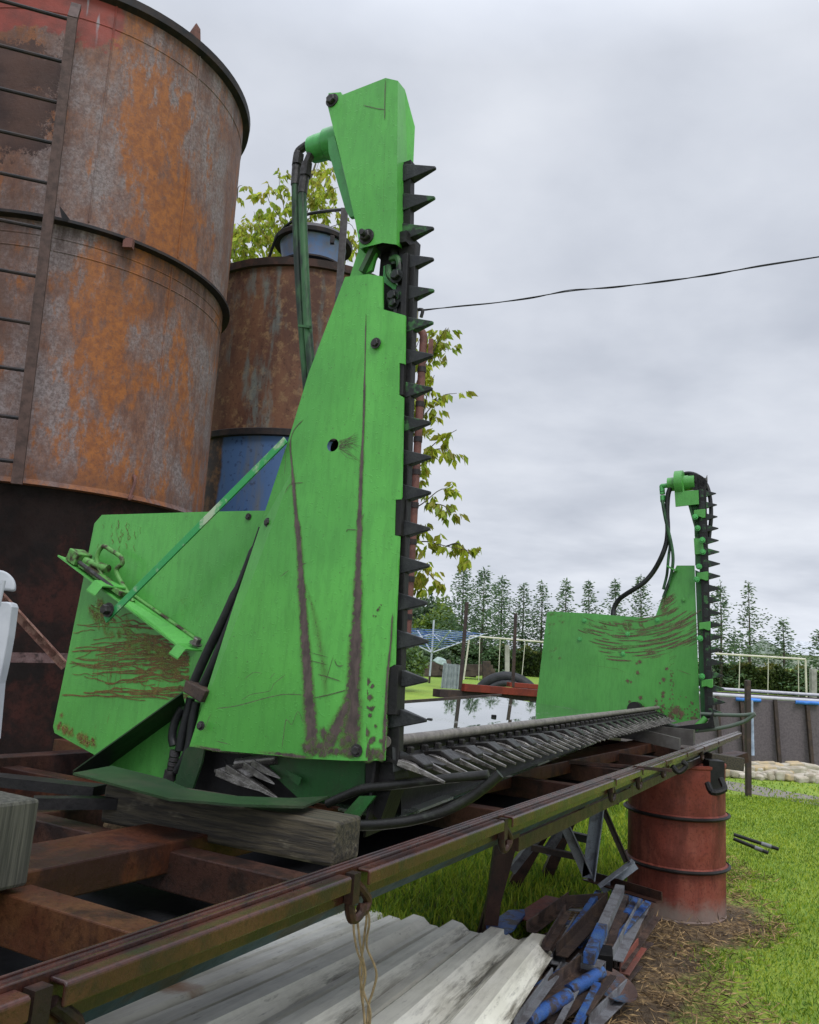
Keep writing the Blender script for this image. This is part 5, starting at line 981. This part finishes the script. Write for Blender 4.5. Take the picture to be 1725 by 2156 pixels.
LW=[leafmat('young_leaf_yellow_green',(.46,.50,.045,1),(.34,.40,.035,1),.55),leafmat('young_leaf_green',(.28,.36,.035,1),(.20,.28,.03,1),.5),leafmat('young_leaf_olive',(.32,.29,.045,1),(.22,.22,.035,1),.5)]
bark=plain('grey_bark',(.10,.085,.065),(.055,.046,.036),18,.85)
def leafy(name,lab,cat,trunk,branches,base,per=9,ll=(.07,.13),grp=None,step=.11,spread=.10):
    t=thing(name,lab,cat,base,grp)
    tb_=MB(); tb_.tube(trunk,[lerp(.05,.012,i/(len(trunk)-1)) for i in range(len(trunk))],8)
    for br in branches: n=len(br); tb_.tube(br,[lerp(.008,.0025,i/(n-1)) for i in range(n)],5)
    tb_.build('trunk',bark,t,True)
    C_=[];D_=[]
    for br in branches:
        acc=0
        for i in range(1,len(br)):
            seg=br[i]-br[i-1]; acc+=seg.length
            while acc>step:
                acc-=step*random.uniform(.7,1.3)
                q=br[i]-seg*random.random(); st_=V((random.gauss(0,1),random.gauss(0,1),random.gauss(-.1,.6))).normalized()
                for _ in range(per):
                    C_.append(q+st_*random.uniform(.1,1)*spread*1.6); dd=st_*.55+V((random.gauss(0,.45),random.gauss(0,.45),-1.0)); D_.append(dd)
    n=len(C_); LL_=rng.uniform(ll[0],ll[1],n); leaves('crown',[tuple(x) for x in C_],[tuple(x) for x in D_],LL_,rng.uniform(.38,.52,n)*np.array(LL_),LW,t,fold=.18)
    return t
def px3(pts,y0,y1): return [onY(x,y,lerp(y0,y1,i/max(1,len(pts)-1))) for i,(x,y) in enumerate(pts)]
# walnut seen to the right of the near knife
tb0=onY(835,1330,7.4)
TR=spline([V((tb0.x,7.4,0)),onY(838,1250,7.4),onY(842,1000,7.4),onY(850,800,7.4),onY(858,640,7.4)],5)
BR=[]
for P in([(845,900),(880,800),(915,730),(945,690)],[(905,760),(925,715),(940,690)],[(850,870),(890,790),(925,740),(955,735)],[(845,950),(890,880),(930,835),(962,828)],[(890,880),(900,830),(915,790)],[(844,1000),(880,970),(920,930),(962,905)],[(900,950),(930,945),(950,955)],
    [(842,1090),(890,1060),(930,1030),(968,1035)],[(900,1060),(935,1065),(950,1085)],[(842,1160),(890,1140),(940,1150),(992,1160)],[(940,1150),(965,1145),(995,1172)],[(842,1210),(880,1190),(910,1215),(935,1240)],[(860,1200),(890,1230),(905,1250)],[(846,840),(870,750),(890,700)],[(842,1130),(870,1110),(900,1110)],[(842,1040),(870,1020),(895,990)]):
    d_=random.uniform(-.5,.5); BR.append(spline(px3(P,7.4,7.4+d_),4))
leafy('walnut_tree','young yellow-green leafed tree showing through the teeth of the near knife','tree',TR,BR,V((tb0.x,7.4,0)),per=8,ll=(.07,.12),step=.06,spread=.085)
# saplings behind the second silo
tb1=onY(600,700,10.2); TR=spline([V((tb1.x,10.2,0)),onY(600,700,10.2),onY(605,560,10.2),onY(640,420,10.2),onY(665,345,10.2)],5); BR=[]
for P in([(606,540),(600,450),(590,400),(588,372)],[(600,470),(570,430),(560,400)],[(606,540),(560,500),(540,460),(535,445)],[(560,520),(520,490),(500,470)],[(600,560),(540,545),(500,530),(488,520)],[(620,500),(650,440),(660,380),(672,340)],[(655,420),(690,400),(712,395)],[(655,430),(640,400),(645,360)],[(680,400),(700,360),(705,345)],
    [(640,470),(680,440),(715,450)],[(640,500),(690,480),(735,470),(752,500)],[(700,520),(740,510),(755,540)],[(590,520),(570,480),(585,450)],[(550,540),(530,510),(545,490)],[(520,540),(505,500),(515,480)],[(610,540),(640,510),(630,480)],[(495,540),(490,500),(497,470)],[(500,420),(502,395),(510,390)],[(490,560),(480,530),(488,490)]):
    BR.append(spline(px3(P,10.2,10.2+random.uniform(-.8,.8)),4))
leafy('young_tree','young leafy tree with upright shoots behind the second silo','tree',TR,BR,V((tb1.x,10.2,0)),per=10,ll=(.08,.145),step=.065,spread=.16)
# spruces beyond the hedge
SPM=[leafmat('spruce_needles_dark',(.075,.13,.06,1),(.055,.105,.052,1),.28),leafmat('spruce_needles',(.125,.195,.085,1),(.09,.15,.07,1),.28)]
SPL=[leafmat('larch_needles',(.075,.115,.045,1),(.05,.085,.035,1),.2),SPM[1]]
def spruce(tip,Yd,rad,lab,dens=.95,mats=SPM,wh=.17,up=.5):
    p=onY(tip[0],tip[1],Yd); zb=gz_(min(Yd,59)); Hh=p.z-zb; t=thing('spruce_tree',lab,'tree',V((p.x,Yd,zb)),'row of young spruces beyond the hedge')
    b=MB(); b.tube([V((p.x,Yd,zb)),V((p.x+.03,Yd,zb+Hh*.6)),p],[.07,.03,.006],6); b.build('trunk',bark,t)
    C_=[];D_=[];Ln=[]; ex=random.uniform(.95,1.3)
    h=.35
    while h<Hh-.1:
        f=(Hh-h)/Hh; rl=rad*(f**ex)*random.uniform(.75,1.12)+.08; nb=max(3,int(5*dens+random.random()))
        a0=random.random()*6.28
        for k in range(nb):
            a=a0+k*6.283/nb+random.uniform(-.6,.6); l_=rl*random.choice([random.uniform(.45,.8),random.uniform(.8,1.2)]); d=V((math.cos(a),math.sin(a),up*(1-f*1.2)+random.uniform(-.22,.22)))
            n=max(3,int(l_/.085))
            for i in range(n):
                u_=(i+.6)/n; q=V((p.x,Yd,zb+h))+d*l_*u_+V((0,0,.10*u_*u_*l_))
                for sd_ in(-1,1,0):
                    C_.append(tuple(q+V((random.gauss(0,.05),random.gauss(0,.05),random.gauss(0,.085)))))
                    D_.append((d.x-sd_*d.y*1.1+random.gauss(0,.2),d.y+sd_*d.x*1.1+random.gauss(0,.2),random.uniform(-.7,.55))); Ln.append(random.uniform(.10,.22)*(1.1-.35*u_))
        h+=wh*random.uniform(.75,1.2)*(.8+.5*f)
    for i in range(6): C_.append(tuple(p-V((0,0,.05*i)))); D_.append((random.gauss(0,.4),random.gauss(0,.4),.8)); Ln.append(.14)
    n=len(C_); leaves('crown',C_,D_,np.array(Ln),np.full(n,.055),mats,t)
TREES=[((977,1187),34,1.5,'tall slender spruce, leftmost of the row, close to the left dark stake'),((1020,1197),32,2.0,'broad dark spruce right of the left dark stake, fullest of the row'),((1058,1216),35,1.4,'spruce left of the right dark stake'),((1103,1230),35,1.4,'spruce just right of the right dark stake'),((1142,1226),34,1.35,'spruce rising right beside the top left corner of the far green wall'),((1192,1221),33,1.45,'bushy spruce above the left part of the far green wall'),((1240.5,1223),35,1.1,'thin sparse spruce above the middle of the far green wall'),((1296,1223),33,1.25,'spruce where the black hose meets the far green wall'),((1349.5,1214),35,1.2,'slim spruce between the black hose and the green fin'),((1517,1226),30,1.55,'dark spruce directly right of the far knife'),((1648.5,1306),31,1.15,'small spruce left of the white building'),((1724,1330),27,1.2,'dark spruce cut by the right picture edge')]
for tp,Yd,rad,lab in TREES: spruce(tp,Yd,rad*random.uniform(1.2,1.55),lab)
spruce((1576,1230),31,1.95,'pale feathery larch-like tree, widest right of the far knife',.9,SPL,.24,.6)
for tp,Yd in(((1000,1300),37),((1545,1335),36)): spruce(tp,Yd,1.6,'lower dark spruce filling the gap behind the front row of spruces',.9)
# thuja hedge
hl_=onY(950,1357,33); hr_=onY(1790,1418,29); b0_=V((hl_.x-.5,33,gz_(33))); 
hedge=thing('thuja_hedge','clipped dark green thuja hedge with yellowish top beyond the swing frames','hedge',b0_)
ha,hb=V((hl_.x-.2,33.4,0)),V((hr_.x,29.4,0)); za,zb=hl_.z,hr_.z
HM=[leafmat('thuja_dark',(.035,.058,.016,1),(.022,.040,.012,1),.1),leafmat('thuja_mid',(.07,.095,.022,1),(.045,.07,.018,1),.15)]; HT=[leafmat('thuja_tip',(.16,.16,.03,1),(.11,.13,.028,1),.2)]
b=MB(); nn_=40; vs=[]
for i in range(nn_+1):
    t=i/nn_; c_=ha.lerp(hb,t); z=lerp(za,zb,t)-.12+.10*math.sin(i*2.3)+.06*math.sin(i*5.1)
    for dy,zz in((-.35,.3),(-.42,z-.15),(-.2,z),(.3,z),(.35,.3)): vs.append(V((c_.x,c_.y+dy,zz)))
b.add(vs,[(i*5+k,i*5+k+1,i*5+6+k,i*5+5+k) for i in range(nn_) for k in range(4)]); b.build('hedge_body',HM[0],hedge)
n=26000; t=rng.random(n); top=rng.random(n)<.22; cx_=ha.x+(hb.x-ha.x)*t; cy_=ha.y+(hb.y-ha.y)*t; zt_=za+(zb-za)*t-.10+.10*np.sin(t*nn_*2.3)+.06*np.sin(t*nn_*5.1)
z=np.where(top,zt_+rng.uniform(-.12,.06,n),.4+(zt_-.4)*rng.random(n)); yy_=np.where(top,cy_+rng.uniform(-.4,.3,n),cy_-.42+rng.normal(0,.07,n))
mi=np.where(top,2,rng.integers(0,2,n)); leaves('foliage',np.stack([cx_,yy_,z],1),np.stack([rng.normal(0,.5,n),rng.normal(-.4,.4,n),rng.normal(.5,.4,n)],1),rng.uniform(.10,.2,n),rng.uniform(.05,.09,n),HM+HT,hedge,mi=mi)
def bush(name,lab,cat,c,rx,rz,n,mats,size,trunk=True,grp=None):
    t=thing(name,lab,cat,V((c.x,c.y,gz_(min(c.y,59)))),grp); q=rng.normal(size=(n,3)); q=unit(q)*(rng.random((n,1))**.45); lump=1+.22*np.sin(q[:,:1]*5+1)+.18*np.sin(q[:,2:]*7+q[:,1:2]*4)
    q=q*lump*np.array([rx,rx*.8,rz])+np.array(c); 
    if trunk: b=MB(); b.tube([V((c.x,c.y,gz_(min(c.y,59)))),c],[.12,.05],7); b.build('trunk',bark,t)
    leaves('crown',q,rng.normal(size=(n,3))+np.array([0,0,.2]),rng.uniform(size*.6,size,n),rng.uniform(size*.35,size*.6,n),mats,t)
YG=[leafmat('bright_spring_leaf',(.18,.24,.025,1),(.12,.18,.02,1),.3),leafmat('spring_leaf',(.10,.16,.022,1),(.07,.12,.018,1),.25)]
DG=[leafmat('distant_leaf',(.07,.11,.05,1),(.05,.085,.04,1),.2),leafmat('distant_leaf_dark',(.045,.075,.035,1),(.03,.055,.028,1),.15)]
c_=onY(926,1335,42); bush('round_tree','rounded bright yellow-green tree left of the spruces','tree',c_,1.25,1.5,5200,YG,.28)
c_=onY(895,1322,60); bush('distant_tree','greyer green distant tree behind the bright round one','tree',c_,2.2,2.0,4200,DG,.45)
c_=onY(865,1330,52); bush('distant_tree','grey-green distant tree right behind the lowest teeth of the near knife','tree',c_,1.6,1.3,3000,DG,.4)
c_=onY(862,1398,22); bush('shrub','dark rounded shrub beside the near knife under the clothes dryer','shrub',c_,.55,.42,2600,[SPM[1],YG[1]],.13,False)
c_=onY(915,1392,30); bush('shrub','dark low shrub behind the clothes dryer pole','shrub',c_,.9,.6,2600,[SPM[1],DG[1]],.16,False)
c_=onY(940,1385,34); bush('shrub','dark shrub between the clothes dryer and the hedge','shrub',c_,1.2,.75,2600,[SPM[1],HM[1]],.18,False)
# grass blades: thick near the drum, thinner towards the pool; straw litter on the bare ground
def grassfield(name,n,area,hmin,hmax,wd,mats,lab,keep):
    pts=[]
    k=0
    P=np.stack([rng.uniform(area[0],area[1],n),rng.uniform(area[2],area[3],n)],1); P=P[keep(P)]; n=len(P)
    c=np.stack([P[:,0],P[:,1],np.zeros(n)],1); d=np.stack([rng.normal(0,.45,n),rng.normal(0,.45,n),np.ones(n)],1)
    o=leaves(name,c,d,rng.uniform(hmin,hmax,n),rng.uniform(wd*.7,wd*1.3,n),mats,base=(0,0,0),droop=.12); o['kind']='stuff'; return o
GMs=[leafmat('grass_blade',(.24,.34,.028,1),(.17,.27,.02,1),.35),leafmat('grass_blade_yellow',(.34,.40,.036,1),(.26,.33,.028,1),.35),leafmat('grass_blade_dark',(.11,.22,.02,1),(.08,.16,.016,1),.3)]
Fx,Fy=F.x,F.y; c0=T(1.9,-.15,0)
def lat(P): return (P[:,0]-c0.x)*Fx+(P[:,1]-c0.y)*Fy
def lon(P): return (P[:,0]-c0.x)*L.x+(P[:,1]-c0.y)*L.y
def wav(P): return .16*np.sin(P[:,0]*2.3+1)+.12*np.sin(P[:,1]*3.1)+.10*np.sin(P[:,0]*7+P[:,1]*5)
def bd(P): return np.hypot(P[:,0]-1.72,P[:,1]-5.1)
g1=lambda P:((lat(P)+wav(P)>.30+rng.normal(0,.06,len(P)))|(lon(P)+wav(P)>2.1+rng.normal(0,.08,len(P))))&(bd(P)+wav(P)*.6>.52+rng.normal(0,.05,len(P)))
grassfield('grass',150000,(.9,5.5,2.6,9.5),.016,.042,.006,GMs,'',g1)
grassfield('grass',60000,(3,14,9,24),.02,.045,.014,GMs,'',lambda P:(P[:,1]<12.2)|(P[:,1]>17))
def under(P): l=lat(P); o=lon(P); return (l+wav(P)*1.5<-.55)&(o>-.6)
grassfield('grass',70000,(-.6,2.6,4.4,9.5),.05,.14,.009,GMs,'',lambda P:under(P)|((lat(P)+wav(P)<.05)&(P[:,0]<.95)&(P[:,1]<6.2)))
STR=[plain('straw_litter',(.36,.25,.12),(.22,.14,.07),30,.9),plain('dark_litter',(.10,.065,.035),(.06,.04,.024),30,.9)]
n=42000; P=np.stack([rng.uniform(.6,2.9,n),rng.uniform(2.5,6.6,n)],1); l=lat(P); P=P[((l+wav(P)<.36+rng.normal(0,.07,n))|(np.hypot(P[:,0]-1.72,P[:,1]-5.1)<.62))&(l>-1.2)&(rng.random(n)<.35+.65*(np.sin(P[:,0]*9+np.sin(P[:,1]*7)*2)*.5+.5))]; n=len(P)
o=leaves('straw_litter',np.stack([P[:,0],P[:,1],rng.uniform(.002,.02,n)],1),np.stack([rng.normal(size=n),rng.normal(size=n),rng.normal(.1,.25,n)],1),rng.uniform(.03,.09,n),rng.uniform(.003,.006,n),STR,base=(0,0,0)); o['kind']='stuff'
